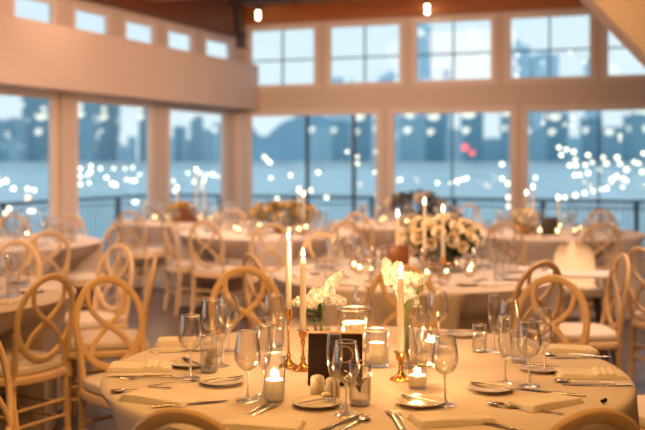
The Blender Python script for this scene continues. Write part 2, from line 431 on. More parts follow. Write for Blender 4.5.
# ------------------------------------------------------------------ outside
bm = bmesh.new()
a = [C0+LD*18+LN*.08, C0+LN*.08+BN*.08, C0+BD*12+BN*.08, C0+BD*14+BN*4.6, C0+LN*4.2+BN*4.2, C0+LD*18+LN*4.6]
lo = [bm.verts.new((p.x, p.y, -.45)) for p in a]; hi = [bm.verts.new((p.x, p.y, -.3)) for p in a]
bm.faces.new(lo); bm.faces.new(hi)
for i in range(6): bm.faces.new((lo[i], lo[(i+1) % 6], hi[(i+1) % 6], hi[i]))
o = struct('terrace', bm, M['deck'])
def railing(o_, d, n, s0, s1, off, label):
    t = thing('terrace_railing'); tag(t, label, 'railing')
    base = o_+n*off
    for zz, r in ((.74, .035), (.62, .015), (-.15, .02)):
        bm = bmesh.new(); sweep(bm, [(base+d*s0).to_3d()+Vector((0,0,zz)), (base+d*s1).to_3d()+Vector((0,0,zz))], r, seg=6)
        link('rail', bm, M['rail'], t)
    s = s0; i = 0
    bm = bmesh.new()
    while s <= s1:
        p = (base+d*s)
        if i % 14 == 0:
            b2 = bmesh.new(); box(b2, (p.x, p.y, .22), (.08, .08, 1.03)); link('post', b2, M['rail'], t)
        else: sweep(bm, [(p.x, p.y, -.15), (p.x, p.y, .62)], .009, seg=5)
        s += .12; i += 1
    link('pickets', bm, M['rail'], t)
railing(C0, BD, BN, -4.0, 12, 4.0, 'dark terrace railing beyond the back windows')
railing(C0, LD, LN, -4.0, 10, 4.0, 'dark terrace railing beyond the left windows')
# gangway seen through the nearest left window
bm = bmesh.new()
g0 = Vector((at(-40, 26), 26, hz(150, 26))); g1 = Vector((at(62, 24), 24, hz(219, 24)))
for dz, w in ((0, .9),):
    dr = (g1-g0).normalized(); side = Vector((dr.y, -dr.x, 0)).normalized()
    side = side if side.x < 0 else -side
    vs = [g0, g1, g1+side*w, g0+side*w]
    A = [bm.verts.new(v) for v in vs]; Bv = [bm.verts.new(v-Vector((0,0,.22))) for v in vs]
    bm.faces.new(A); bm.faces.new(Bv[::-1])
    for i in range(4): bm.faces.new((A[i], Bv[i], Bv[(i+1) % 4], A[(i+1) % 4]))
o = link('gangway', bm, M['quay'], None, False); tag(o, 'pale sloping gangway outside the leftmost window', 'ramp')
# river, banks
bm = bmesh.new(); box(bm, (0, 900, -4.5), (6000, 1760, 1)); o = link('river', bm, M['river'], None, False); tag(o, kind='structure')
bm = bmesh.new()
box(bm, (0, 40, -2.75), (160, 14, .5)); struct('pier', bm, M['pier'])
bm = bmesh.new(); box(bm, (0, 690, -2.2), (2600, 12, 4.4)); struct('embankment', bm, M['quay'])
bm = bmesh.new(); box(bm, (0, 1600, -2.0), (6000, 1800, 3.0)); struct('far_bank', bm, M['hill'])
# tent
Yt = 42.0; t = thing('marquee_tent', (at(606, Yt), Yt, -2.5)); tag(t, 'white pitched tent roof beyond the railing, through the right window', 'tent')
w = (at(637, Yt)-at(575, Yt))/2
bm = bmesh.new()
ap = bm.verts.new((0, 0, hz(189, Yt)+2.5)); e = hz(203, Yt)+2.5
cs = [bm.verts.new((x*w, y*w, e)) for x, y in ((-1,-1), (1,-1), (1,1), (-1,1))]; c2 = [bm.verts.new((x*w, y*w, e-.3)) for x, y in ((-1,-1), (1,-1), (1,1), (-1,1))]
for i in range(4):
    bm.faces.new((cs[i], cs[(i+1) % 4], ap)); bm.faces.new((cs[i], c2[i], c2[(i+1) % 4], cs[(i+1) % 4]))
link('canopy', bm, M['canvas'], t, False)
for x, y in ((-1,-1), (1,-1), (1,1), (-1,1)):
    bm = bmesh.new(); sweep(bm, [(x*w*.97, y*w*.97, 0), (x*w*.97, y*w*.97, e)], .04, seg=6); link('pole', bm, M['canvas'], t)
# skyline
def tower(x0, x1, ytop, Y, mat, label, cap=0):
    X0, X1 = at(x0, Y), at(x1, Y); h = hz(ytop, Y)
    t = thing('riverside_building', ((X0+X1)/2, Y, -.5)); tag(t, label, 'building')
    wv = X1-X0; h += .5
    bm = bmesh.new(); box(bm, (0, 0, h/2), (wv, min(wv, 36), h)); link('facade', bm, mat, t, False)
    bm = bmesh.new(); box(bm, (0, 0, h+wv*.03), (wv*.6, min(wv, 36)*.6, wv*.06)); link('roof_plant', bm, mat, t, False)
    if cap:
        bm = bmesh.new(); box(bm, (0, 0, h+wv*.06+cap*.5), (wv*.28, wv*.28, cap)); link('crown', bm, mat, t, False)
L = [(-40, 8, 122, 720, 'b1', 'low teal block seen through the leftmost window edge'), (8, 27, 119, 730, 'b2', 'pale blue block left of the dark tower in the leftmost window'),
 (27, 60, 88, 740, 'b1', 'dark teal tower in the leftmost window'), (-5, 22, 140, 705, 'b2', 'short building at the foot of the leftmost skyline'),
 (66, 96, 70, 700, 'b1', 'tall dark tower filling the left of the second window'), (96, 118, 92, 715, 'b1', 'broad tower beside the tall dark tower in second window'),
 (118, 128, 146, 720, 'b2', 'low block between the towers in the second window'), (128, 136, 137, 735, 'b2', 'small block in the bright gap of the second window'),
 (140, 153, 108, 720, 'b1', 'slim tower at the right of the second window'), (153, 173, 138, 730, 'b2', 'wide low block behind the post between second and third windows'),
 (174, 186, 127, 720, 'b1', 'square tower at the left of the third window'), (191, 203, 117, 730, 'b1', 'pointed tower in the middle of the third window'),
 (203, 213, 130, 725, 'b1', 'stepped block right of the pointed tower in third window'), (213, 232, 124, 730, 'b2', 'block at the right edge of the third window'),
 (186, 191, 140, 720, 'b2', 'low infill block in the third window'),
 (310, 330, 128, 720, 'b2', 'block right of the wooded hill behind the corner window'), (332, 350, 122, 730, 'b1', 'tall block in the middle of the wide corner window'),
 (352, 372, 112, 720, 'b1', 'tower right of the second mullion in the wide corner window'), (374, 396, 118, 735, 'b2', 'tower behind the post right of the corner window'),
 (400, 424, 116, 720, 'b2', 'wide tower at left of the middle back window'), (424, 446, 108, 735, 'b1', 'dark tower left of the mullion in middle back window'),
 (446, 462, 130, 715, 'b2', 'shorter block at the mullion in the middle back window'), (462, 482, 113, 725, 'b1', 'dark tower right of the mullion in middle back window'),
 (484, 502, 139, 720, 'b2', 'low block under the bright gap in the middle back window'), (502, 520, 112, 730, 'b1', 'tower at the right edge of the middle back window'),
 (524, 544, 130, 715, 'b2', 'block at the left of the right back window'), (544, 566, 113, 730, 'b1', 'dark tower in the left half of right back window'),
 (566, 580, 138, 720, 'b2', 'shorter block between towers in the right back window'), (582, 600, 118, 735, 'b1', 'tower at the middle of the right back window'),
 (604, 624, 128, 720, 'b2', 'pale tower in the right half of right back window'), (628, 660, 114, 730, 'b1', 'dark tower at the right picture edge'),
 (660, 700, 112, 720, 'b2', 'tower beyond the right picture edge')]
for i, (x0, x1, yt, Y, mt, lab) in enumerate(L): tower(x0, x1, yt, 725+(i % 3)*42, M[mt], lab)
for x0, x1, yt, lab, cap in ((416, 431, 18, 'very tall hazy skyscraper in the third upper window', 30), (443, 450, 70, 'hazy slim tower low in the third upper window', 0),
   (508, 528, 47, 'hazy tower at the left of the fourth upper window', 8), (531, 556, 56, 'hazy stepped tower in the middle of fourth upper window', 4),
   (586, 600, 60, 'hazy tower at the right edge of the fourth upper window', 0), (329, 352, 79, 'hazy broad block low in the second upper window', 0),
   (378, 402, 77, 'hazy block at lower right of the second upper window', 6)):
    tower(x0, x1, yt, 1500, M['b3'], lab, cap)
# hill
bm = bmesh.new()
Yh = 960
pts = [(225, 126), (240, 120), (250, 124), (262, 136), (270, 133), (280, 124), (292, 118), (304, 112), (316, 112), (330, 118), (345, 130), (350, 150)]
top = spline([(at(x, Yh), hz(y, Yh), 0) for x, y in pts], 4)
f = []
for p in top:
    jz = rnd.uniform(-1.2, 1.2)
    f.append([bm.verts.new((p.x, Yh-60, -1)), bm.verts.new((p.x, Yh-20, (p.y+jz)*.75)), bm.verts.new((p.x, Yh, p.y+jz)), bm.verts.new((p.x, Yh+120, -1))])
for A, Bv in zip(f[:-1], f[1:]):
    for i in range(3): bm.faces.new((A[i], A[i+1], Bv[i+1], Bv[i]))
o = link('wooded_hill', bm, M['hill'], None, False); tag(o, 'blue wooded hill across the river in the corner window', 'hill')
# far red beacons
for px, py, lab in ((464.8, 147.5, 'larger red beacon light across the river'), (472, 153, 'smaller red beacon light across the river, lower right')):
    bm = bmesh.new(); ball(bm, (0,0,0), 2.3 if py < 150 else 1.7, 2); o = link('beacon_light', bm, M['bulb_red'], None, loc=(at(px, 690), 690, hz(py, 690))); tag(o, lab, 'light')

# bulbs added outside for window reflections and terrace lights, on added cords ------------------------------------------------
def Z6(*l): return [(429+x/2.986, 140+y/2.986) for x, y in l]
def Z5(*l): return [(210+x/2.986, 140+y/2.986) for x, y in l]
def Z4(*l): return [(x/2.986, 140+y/2.986) for x, y in l]
def Z3(*l): return [(429+x/2.986, y/2.986) for x, y in l]
def wl(px, off, left):              # a point off metres outside the wall line in column px
    o_, d = (C0+LN*off, LD) if left else (C0+BN*off, BD)
    s = wall_s(px, o_, d); p = o_+d*s
    return p.x, p.y
DOTS = [
 (Z6((388,22),(410,28),(432,35),(475,45),(520,52),(562,52),(612,65),(640,40)), 'highest added row of warm reflection and terrace bulbs outside the right window'),
 (Z6((395,45),(437,58),(467,75),(487,66),(508,88),(530,70),(570,71),(590,88),(626,70)), 'second added row of warm reflection and terrace bulbs outside the right window'),
 (Z6((420,76),(438,76),(435,105),(450,104),(475,98),(545,118),(560,108),(580,115),(590,122),(636,95)), 'third added row of warm reflection and terrace bulbs outside the right window'),
 (Z6((405,172),(437,165),(465,158),(490,152),(512,148),(530,145),(578,140)), 'lowest rising added row of reflection and terrace bulbs above the white tent'),
 (Z3((340,368),(405,372),(426,375),(430,352),(570,405),(571,418)), 'sparse added row of reflection and terrace bulbs near the top of the right window'),
 (Z6((25,128),(67,128),(85,122),(100,118),(112,114),(218,115),(235,130)), 'added row of reflection and terrace bulbs across the water in the middle back window'),
 (Z6((218,72),(237,172),(237,198),(318,112)), 'short added row of reflection and terrace bulbs beside the post of the right window'),
 (Z5((410,35),(430,28),(440,50),(428,65),(495,35)), 'bright added cluster of reflection and terrace bulbs at the upper right of the corner window'),
 (Z5((10,103),(182,113),(240,105),(323,97),(440,70),(492,97),(568,118)), 'sparse added row of reflection and terrace bulbs across the water in the corner window'),
 (Z5((145,192),(200,175),(300,150),(348,172),(498,168),(530,215)), 'low added row of reflection and terrace bulbs by the railing in the corner window'),
 (Z5((162,50),(170,58),(178,66)), 'short slanting added row of reflection and terrace bulbs in the corner window'),
 (Z4((0,128),(18,122),(40,145),(82,145),(102,150)), 'upper added row of reflection and terrace bulbs outside the leftmost window'),
 (Z4((15,218),(27,205),(88,212),(100,212)), 'lower added row of reflection and terrace bulbs outside the leftmost window'),
 (Z4((240,85),(272,77),(300,85),(340,85),(373,85),(396,82),(417,103)), 'upper added row of reflection and terrace bulbs outside the second left window'),
 (Z4((240,108),(262,105),(270,95),(318,112),(378,118),(395,122),(404,121)), 'middle added row of reflection and terrace bulbs outside the second left window'),
 (Z4((240,132),(266,128),(335,130),(345,134),(400,185),(408,185)), 'lowest added row of reflection and terrace bulbs outside the second left window'),
 (Z4((562,98),(583,122),(597,98),(617,103),(635,103),(650,108)), 'upper added row of reflection and terrace bulbs outside the third left window'),
 (Z4((517,122),(523,152),(580,125),(607,125),(607,140)), 'lower added row of reflection and terrace bulbs outside the third left window'),
 (Z3((125,90),(165,170),(15,195)), 'three loose added reflection and terrace bulbs by the tall skyscraper'),
 (Z3((422,155),(465,185),(265,165),(268,205),(262,225)), 'added row of reflection and terrace bulbs beside the hazy tower in the fourth upper window')]
for i, (pts, lab) in enumerate(DOTS):
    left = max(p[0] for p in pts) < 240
    t = thing('reflection_terrace_lights'); tag(t, lab, 'string lights')
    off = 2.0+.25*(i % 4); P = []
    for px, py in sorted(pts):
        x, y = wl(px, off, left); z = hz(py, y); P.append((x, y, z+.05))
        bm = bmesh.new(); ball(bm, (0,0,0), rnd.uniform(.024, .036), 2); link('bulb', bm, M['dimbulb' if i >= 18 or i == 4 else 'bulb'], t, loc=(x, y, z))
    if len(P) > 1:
        bm = bmesh.new(); sweep(bm, P, .003, seg=4); link('added_cord', bm, M['rail'], t)

# ------------------------------------------------------------------ chairs
def make_chair():
    t = thing('dining_chair'); tag(t, None, 'chair')
    tilt = math.radians(9)
    def bk(x, z):                                   # point of the back plane (front of the chair is +y)
        c = .025*(1-(x/.2)**2)                      # slight hollow
        return Vector((x, -.195-c*.6-(z-.46)*math.tan(tilt), z))
    W = M['wood']
    nrm = Vector((0, math.cos(tilt), math.sin(tilt)))
    bm = bmesh.new()
    oval = []
    for k in range(40):
        a_ = 2*PI*k/40; zz = math.sin(a_); xx = math.cos(a_)
        z = .718+.207*zz; x = .180*xx*(1 if zz > 0 else (1-.12*zz*zz))
        oval.append(bk(x, z))
    sweep(bm, oval, .0185, .0125, nrm, 8, closed=True)
    link('back_frame', bm, W, t)
    for s in (1, -1):
        bm = bmesh.new()
        pts = spline([bk(s*x, z) for x, z in ((.098,.892), (.104,.84), (.088,.785), (.045,.735), (-.025,.685), (-.085,.63), (-.108,.575), (-.095,.54), (-.05,.517))], 5)
        sweep(bm, [p+nrm*(.004*s) for p in pts], .0140, .0095, nrm, 8)
        link('back_loop', bm, W, t)
    for s in (1, -1):
        bm = bmesh.new()
        pts = spline([(s*.172, -.235, 0), (s*.172, -.205, .2), (s*.170, -.195, .44), bk(s*.168, .50), bk(s*.172, .60), bk(s*.180, .66)], 4)
        sweep(bm, pts, lambda i: .0145+.003*min(1, i/8)*(1 if i < 14 else .6), None, None, 8)
        for zr in (.41, .12): lathe(bm, [(.014,-.012), (.022,-.008), (.022,.008), (.014,.012)], 12, (s*.171, -.196-.015*(zr < .2), zr))
        link('leg', bm, W, t)
    for s in (1, -1):
        bm = bmesh.new()
        lathe(bm, [(0,0), (.012,0), (.0125,.12), (.018,.125), (.018,.14), (.013,.145), (.0165,.30), (.021,.305), (.021,.33), (.0165,.335), (.018,.43), (0,.43)], 12, (s*.19, .19, 0))
        link('leg', bm, W, t)
    bm = bmesh.new()
    out = [(-.185,-.205), (.185,-.205), (.215,.19), (.17,.225), (-.17,.225), (-.215,.19)]
    def slab(bm, o_, z0, z1, inset=0, dome=0):
        rings = []
        for z, ins in ((z0, .006), (z0+.006, 0), (z1-.012, 0), (z1-.003, .006), (z1, .02)):
            pp = spline([(x*(1-ins/.2)*(1-inset/.2), y*(1-ins/.2)*(1-inset/.2), z) for x, y in o_], 4, True)
            rings.append([bm.verts.new(p) for p in pp])
        for A, Bv in zip(rings[:-1], rings[1:]):
            for i in range(len(A)): bm.faces.new((A[i], A[(i+1) % len(A)], Bv[(i+1) % len(A)], Bv[i]))
        c = bm.verts.new((0, 0, z1+dome))
        A = rings[-1]
        for i in range(len(A)): bm.faces.new((A[i], A[(i+1) % len(A)], c))
        bm.faces.new(rings[0][::-1])
    slab(bm, out, .405, .45); link('seat', bm, W, t)
    bm = bmesh.new(); slab(bm, [(x*.95, y*.93+.004) for x, y in out], .452, .495, 0, .008); link('cushion', bm, M['cushion'], t)
    for (p, q_) in (((-.172,-.21,.25), (-.19,.19,.25)), ((.172,-.21,.25), (.19,.19,.25)), ((-.172,-.21,.18), (-.19,.19,.18)), ((.172,-.21,.18), (.19,.19,.18)),
                    ((-.19,.19,.28), (.19,.19,.28)), ((-.171,-.204,.28), (.171,-.204,.28)), ((-.171,-.208,.20), (.171,-.208,.20))):
        bm = bmesh.new(); sweep(bm, [p, q_], .009, seg=8); link('stretcher', bm, W, t)
    return t
T = {'front': (.15, 3.44), 'left': (-2.3, 5.35), 'middle': (.6, 6.35), 'rightrear': (2.35, 9.9), 'flowers': (-.55, 10.0),
     'window': (-1.65, 11.9), 'farleft': (-2.95, 8.8), 'foliage': (1.0, 11.4)}
CH = [
 ('front', -.30, 2.22, None, 'beech loop-back chair whose top edge crosses the bottom left of the picture'),
 ('front', .595, 2.22, None, 'beech loop-back chair whose top edge crosses the bottom right of the picture'),
 ('front', -1.10, 3.28, None, 'beech loop-back chair cut off by the left picture edge, left of the front table'),
 ('front', -1.02, 4.65, None, 'beech loop-back chair behind the left edge of the front table, figure-eight clearly seen'),
 ('front', -.40, 5.05, None, 'beech loop-back chair directly behind the two tall tapers'),
 ('front', .42, 5.15, None, 'beech loop-back chair behind the white flowers and the single right taper'),
 ('front', 1.10, 4.67, None, 'beech loop-back chair behind the right cluster of glasses'),
 ('front', 1.64, 4.05, None, 'beech chair beside the right end of the front table, mostly outside the picture'),
 ('left', -1.37, 4.80, None, 'beech loop-back chair on the near side of the left table, back to the camera'),
 ('left', -1.38, 6.43, None, 'beech loop-back chair at the right rear of the left table'),
 ('left', -1.01, 5.60, None, 'beech chair seen edge-on right of the left table'),
 ('left', -2.14, 6.75, None, 'beech loop-back chair behind the wine glass of the left table'),
 ('middle', 1.21, 5.44, None, 'beech loop-back chair at the near right of the rose-centrepiece table'),
 ('middle', 0.0, 7.45, None, 'loop-back chair at the left rear of the rose-centrepiece table'),
 ('middle', -.40, 5.85, None, 'narrow-looking beech chair left of the rose-centrepiece table'),
 ('middle', 1.76, 5.80, 1.57, 'beech chair in profile with ivory cushion, right of the front table'),
 (None, 2.08, 6.25, -1.2, 'rightmost beech loop-back chair, at the right picture edge'),
 ('farleft', -2.20, 7.75, None, 'beech loop-back chair on the near side of the far left table'),
 ('farleft', -1.85, 8.5, None, 'beech chair seen edge-on right of the far left table'),
 ('farleft', -2.59, 9.9, None, 'loop-back chair in front of the post between the left windows'),
 ('farleft', -3.2, 9.98, None, 'loop-back chair under the leftmost window'),
 ('window', -2.13, 10.8, None, 'loop-back chair under the second left window, at the table by the windows'),
 ('flowers', -1.50, 9.5, None, 'loop-back chair left of the pair at the table with low golden flowers'),
 ('flowers', -1.08, 9.0, None, 'loop-back chair at the near left of the table with low golden flowers'),
 ('flowers', -.46, 8.65, None, 'loop-back chair behind the flames of the two tall tapers'),
 ('flowers', -1.0, 11.0, None, 'pale loop-back chair behind the table with low golden flowers'),
 ('flowers', .20, 9.1, None, 'loop-back chair at the right of the table with low golden flowers'),
 ('foliage', .38, 10.4, None, 'loop-back chair at the left of the dark-foliage table, figure-eight facing the camera'),
 ('foliage', .93, 10.08, None, 'loop-back chair left of the rose centrepiece, in front of the dark foliage'),
 ('foliage', 1.85, 12.4, None, 'pale loop-back chair right behind the dark foliage, under the middle window'),
 ('rightrear', 1.67, 8.85, None, 'loop-back chair at the near left of the right rear table'),
 ('rightrear', 2.50, 8.72, None, 'loop-back chair on the near side of the right rear table'),
 ('rightrear', 3.15, 11.0, None, 'pale loop-back chair behind the right end of the right rear table'),
 ('rightrear', 3.45, 9.6, None, 'pale loop-back chair at the right picture edge by the right rear table')]
SEATS = []
for tk, x, y, ang, lab in CH:
    if ang is None:
        dx, dy = T[tk][0]-x, T[tk][1]-y; ang = math.atan2(-dx, dy)
    # x, y is where the backrest stands: shift the chair's centre forward
    c = Vector((x, y))+Vector((-math.sin(ang), math.cos(ang)))*.24
    put('chair', make_chair, (c.x, c.y, 0), ang, lab); SEATS.append(c)
# high chair
hx, hy = 1.83, 7.0
t = thing('high_chair', (hx, hy, 0), math.radians(172)); tag(t, 'pale plastic high chair with white tray and black legs', 'high chair')
bm = bmesh.new()
rows = []
for k in range(13):
    z = .57+.33*k/12; fr = k/12
    w_ = .158*(1-max(0, (fr-.35)/.66)**3.0)**.4 if fr < .99 else .03
    rows.append([(w_*math.sin(a_), -.11-.05*fr-.10*math.cos(a_)+.05, z) for a_ in [(-1+2*j/12)*1.25 for j in range(13)]])
def sheet(bm, rows, th=.008):
    A = [[bm.verts.new(p) for p in r] for r in rows]; Bv = [[bm.verts.new((p[0], p[1]+th, p[2])) for p in r] for r in rows]
    nr, nc = len(rows), len(rows[0])
    for i in range(nr-1):
        for j in range(nc-1):
            bm.faces.new((A[i][j], A[i][j+1], A[i+1][j+1], A[i+1][j])); bm.faces.new((Bv[i][j], Bv[i+1][j], Bv[i+1][j+1], Bv[i][j+1]))
    for i in range(nr-1):
        bm.faces.new((A[i][0], A[i+1][0], Bv[i+1][0], Bv[i][0])); bm.faces.new((A[i][-1], Bv[i][-1], Bv[i+1][-1], A[i+1][-1]))
    for j in range(nc-1):
        bm.faces.new((A[0][j], Bv[0][j], Bv[0][j+1], A[0][j+1])); bm.faces.new((A[-1][j], A[-1][j+1], Bv[-1][j+1], Bv[-1][j]))
sheet(bm, rows); link('backrest', bm, M['shell'], t)
bm = bmesh.new(); box(bm, (0, .02, .555), (.33, .30, .05), bev=.02); link('seat', bm, M['tray'], t)
bm = bmesh.new(); box(bm, (0, .20, .70), (.44, .27, .03), bev=.012); link('tray', bm, M['tray'], t)
for s in (1, -1):
    bm = bmesh.new(); box(bm, (s*.175, .05, .63), (.018, .26, .13), bev=.008); link('armrest', bm, M['tray'], t)
for sx_, sy_ in ((1,1), (-1,1), (1,-1), (-1,-1)):
    bm = bmesh.new(); sweep(bm, [(sx_*.13, sy_*.11, .55), (sx_*.26, sy_*.26, 0)], .014, seg=8); link('leg', bm, M['black'], t)

# ------------------------------------------------------------------ tables
def make_cloth(R=.915, seed=1, dents=()):
    r2 = random.Random(seed); seg = 160
    ph = [r2.uniform(0, 6.28) for _ in range(4)]
    bm = bmesh.new()
    prof = [(.2,0), (.5,0), (.75,0), (.88,.0), (.975,0), (.992,-.003), (1.0,-.012), (1.004,-.03), (1.008,-.07), (1.012,-.13), (1.018,-.22), (1.026,-.34), (1.036,-.48), (1.05,-.62), (1.065,-.752)]
    c = bm.verts.new((0,0,.76)); prev = None
    for i, (fr, dz) in enumerate(prof):
        ring = []
        for k in range(seg):
            a_ = 2*PI*k/seg
            amp = max(0, -dz-.03)*.062
            wv = math.sin(13*a_+ph[0])+.6*math.sin(21*a_+ph[1])+.45*math.sin(7*a_+ph[2])
            rr = R*fr+amp*wv
            if dz < -.02:
                    for (th, lim) in dents:
                        da = abs((a_-th+PI) % (2*PI)-PI)
                        wa = min(1, max(0, (.42-da)/.12)); wz = min(1, max(0, (-dz-.02)/.2)); wgt = wa*wa*(3-2*wa)*wz
                        rr = rr*(1-wgt)+min(rr, lim)*wgt
            ring.append(bm.verts.new((rr*math.cos(a_), rr*math.sin(a_), .76+dz)))
        if prev is None:
            for k in range(seg): bm.faces.new((c, ring[k], ring[(k+1) % seg]))
        else:
            for k in range(seg): bm.faces.new((prev[k], ring[k], ring[(k+1) % seg], prev[(k+1) % seg]))
        prev = ring
    return bm
def make_table():
    t = thing('banquet_table'); tag(t, None, 'table')
    bm = bmesh.new(); lathe(bm, [(0,.725), (.90,.725), (.905,.74), (.90,.756), (0,.756)], 48); link('tabletop', bm, M['wood'], t)
    for a_ in range(4):
        bm = bmesh.new(); x, y = .6*math.cos(a_*PI/2+.7), .6*math.sin(a_*PI/2+.7)
        sweep(bm, [(x, y, 0), (x*.95, y*.95, .725)], .02, seg=8); link('leg', bm, M['alu'], t)
    return t
TL = {'front': 'the large front table in focus', 'left': 'the left table cut by the picture edge', 'middle': 'the table with the rose centrepiece',
      'rightrear': 'the right rear table with the black box', 'flowers': 'the table with low golden flowers', 'window': 'the table under the left windows',
      'farleft': 'the far left table', 'foliage': 'the table with dark foliage'}
for i, (k_, (x, y)) in enumerate(T.items()):
    dn = []
    for c in SEATS:
        d = Vector((c.x-x, c.y-y))
        if d.length < 1.3: dn.append((math.atan2(d.y, d.x) % (2*PI), d.length-.27))
    o = link('tablecloth', make_cloth(seed=i+3, dents=dn), M['cloth'], loc=(x, y, 0)); tag(o, 'floor-length ivory tablecloth on '+TL[k_], 'tablecloth')

# ------------------------------------------------------------------ tableware
ZT = .7605
def ring(bm, r, z, w):
    lathe(bm, [(r+w*math.cos(a_), z+w*math.sin(a_)) for a_ in [i*PI/3 for i in range(6)]], 28, close=True)
def make_wine():
    t = thing('wine_glass'); tag(t, None, 'glass')
    bm = bmesh.new(); lathe(bm, [(.0,.092), (.012,.094), (.028,.105), (.0385,.124), (.041,.140), (.0388,.165), (.034,.193), (.0306,.212), (.030,.2135), (.0294,.212), (.0328,.193), (.0376,.165), (.0398,.140), (.0373,.125), (.027,.107), (.012,.097), (0,.095)], 28)
    link('bowl', bm, M['glass'], t)
    bm = bmesh.new(); ring(bm, .030, .213, .0012); link('rim', bm, M['edge'], t)
    bm = bmesh.new(); lathe(bm, [(.0,.0925), (.007,.091), (.0045,.08), (.0036,.05), (.0042,.02), (.009,.0085), (0,.006)], 12); link('stem', bm, M['edge'], t)
    bm = bmesh.new(); lathe(bm, [(0,.0085), (.010,.0078), (.022,.004), (.034,.0018), (.035,.0008), (.033,0), (0,0)], 28); link('foot', bm, M['edge'], t)
    return t
def make_flute():
    t = thing('champagne_flute'); tag(t, None, 'glass')
    bm = bmesh.new(); lathe(bm, [(0,.078), (.008,.082), (.017,.10), (.0235,.135), (.0245,.165), (.0225,.20), (.0205,.220), (.0198,.2215), (.0192,.220), (.0212,.20), (.0232,.165), (.0222,.135), (.016,.102), (0,.084)], 24); link('bowl', bm, M['glass'], t)
    bm = bmesh.new(); ring(bm, .0198, .221, .0011); link('rim', bm, M['edge'], t)
    bm = bmesh.new(); lathe(bm, [(0,.079), (.006,.078), (.0038,.06), (.0034,.03), (.008,.008), (0,.006)], 12); link('stem', bm, M['edge'], t)
    bm = bmesh.new(); lathe(bm, [(0,.008), (.009,.007), (.028,.0022), (.030,.001), (.028,0), (0,0)], 24); link('foot', bm, M['edge'], t)
    return t
def make_tumbler(R=.033, H=.13, fill=.0, name='water_glass'):
    t = thing(name); tag(t, None, 'glass')
    bm = bmesh.new(); lathe(bm, [(0,.001), (R*.8,0), (R*.92,.004), (R*.97,.02), (R,H*.6), (R*1.0,H), (R*.975,H+.001), (R*.95,H), (R*.95,H*.6), (R*.92,.018), (R*.85,.010), (0,.009)], 28); link('wall', bm, M['glass'], t)
    bm = bmesh.new(); ring(bm, R*.975, H, .0014); link('rim', bm, M['edge'], t)
    bm = bmesh.new(); lathe(bm, [(0,.0015), (R*.78,.001), (R*.9,.005), (R*.88,.009), (0,.0085)], 28); link('base', bm, M['edge'], t)
    if fill:
        bm = bmesh.new(); lathe(bm, [(0,.0095), (R*.84,.0105), (R*.915,.0185), (R*.945,H*fill), (0,H*fill)], 28); link('water', bm, M['water_in'], t)
    return t
def flame_bm(h=.03, r=.0065, z=0):
    bm = bmesh.new(); lathe(bm, [(0,z), (r*.6,z+h*.08), (r,z+h*.28), (r*.85,z+h*.5), (r*.4,z+h*.8), (0,z+h)], 12); return bm
def candle_light(loc, w, r=.012, col=(1,.56,.24)):
    l = bpy.data.lights.new('candle_light', 'POINT'); l.energy = w*1.5; l.shadow_soft_size = r; l.color = col
    o = bpy.data.objects.new('candle_light', l); COL.objects.link(o); o.location = loc; return o
def taper(x, y, zb, zt, r, label, fl=.035, holder_label=None, lw=.5, group=None, hgroup=None):
    """brass holder from the table to zb, taper from zb to zt"""
    h = zb-ZT
    hd = thing('candlestick', (x, y, ZT)); tag(hd, holder_label, 'candlestick', hgroup)
    bm = bmesh.new(); lathe(bm, [(0,0), (.036,0), (.037,.004), (.030,.009), (.016,.016), (.009,.026), (.0065,.034), (.0,.034)], 24); link('base', bm, M['brass'], hd)
    bm = bmesh.new()
    pr_ = [(0,.033), (.006,.033), (.010,.040), (.006,.048)]
    z = .048
    while z < h-.045: pr_ += [(.0045, z+.006), (.0045, min(z+.03, h-.040))]; z += .05
    pr_ += [(.009, h-.036), (.0055, h-.030), (0, h-.029)]
    lathe(bm, pr_, 16); link('stem', bm, M['brass'], hd)
    bm = bmesh.new(); lathe(bm, [(0,h-.030), (.006,h-.030), (r+.003,h-.018), (r+.004,h), (r+.012,h+.002), (r+.012,h+.004), (r+.002,h+.004), (0,h-.002)], 20); link('candle_cup', bm, M['brass'], hd)
    c = thing('taper_candle', (x, y, zb+.0005)); tag(c, label, 'candle', group)
    L_ = zt-zb
    bm = bmesh.new(); lathe(bm, [(0,0), (r,0), (r*.97,L_*.4), (r*.86,L_*.9), (r*.75,L_-.004), (r*.4,L_), (0,L_-.001)], 20); sh_ = link('shaft', bm, M['wax'], c)
    bm = bmesh.new(); sweep(bm, [(0,0,L_-.001), (.001,0,L_+.009)], .001, seg=5); link('wick', bm, M['wick'], sh_)
    link('flame', flame_bm(fl, .0065), M['flame'], c, loc=(0, 0, L_+.005))
    if lw: candle_light((x, y, zt+.02), lw)
def pillar(x, y, R, H, cr, ch, label, vlabel, lw=1.2):
    v = thing('hurricane_vase', (x, y, ZT)); tag(v, vlabel, 'glass candle holder')
    bm = bmesh.new(); lathe(bm, [(0,0), (R*.95,0), (R,.004), (R,H), (R*.975,H+.001), (R*.955,H), (R*.955,.010), (0,.009)], 36); link('glass_cylinder', bm, M['glass'], v)
    bm = bmesh.new(); ring(bm, R*.978, H, .0022); link('rim', bm, M['edge'], v)
    c = thing('pillar_candle', (x, y, ZT+.0095)); tag(c, label, 'candle')
    bm = bmesh.new(); lathe(bm, [(0,0), (cr,0), (cr,ch-.002), (cr*.97,ch), (cr*.92,ch-.003), (cr*.90,ch*.5), (cr*.8,ch*.42), (0,ch*.40)], 28); wx_ = link('wax', bm, M['wax_shell'], c)
    bm = bmesh.new(); sweep(bm, [(0,0,ch*.40), (0,.001,ch*.40+.012)], .0012, seg=5); link('wick', bm, M['wick'], wx_)
    link('flame', flame_bm(.036, .009), M['flame'], c, loc=(0, 0, ch*.40+.006))
    candle_light((x, y, ZT+.0095+ch*.40+.024), lw)
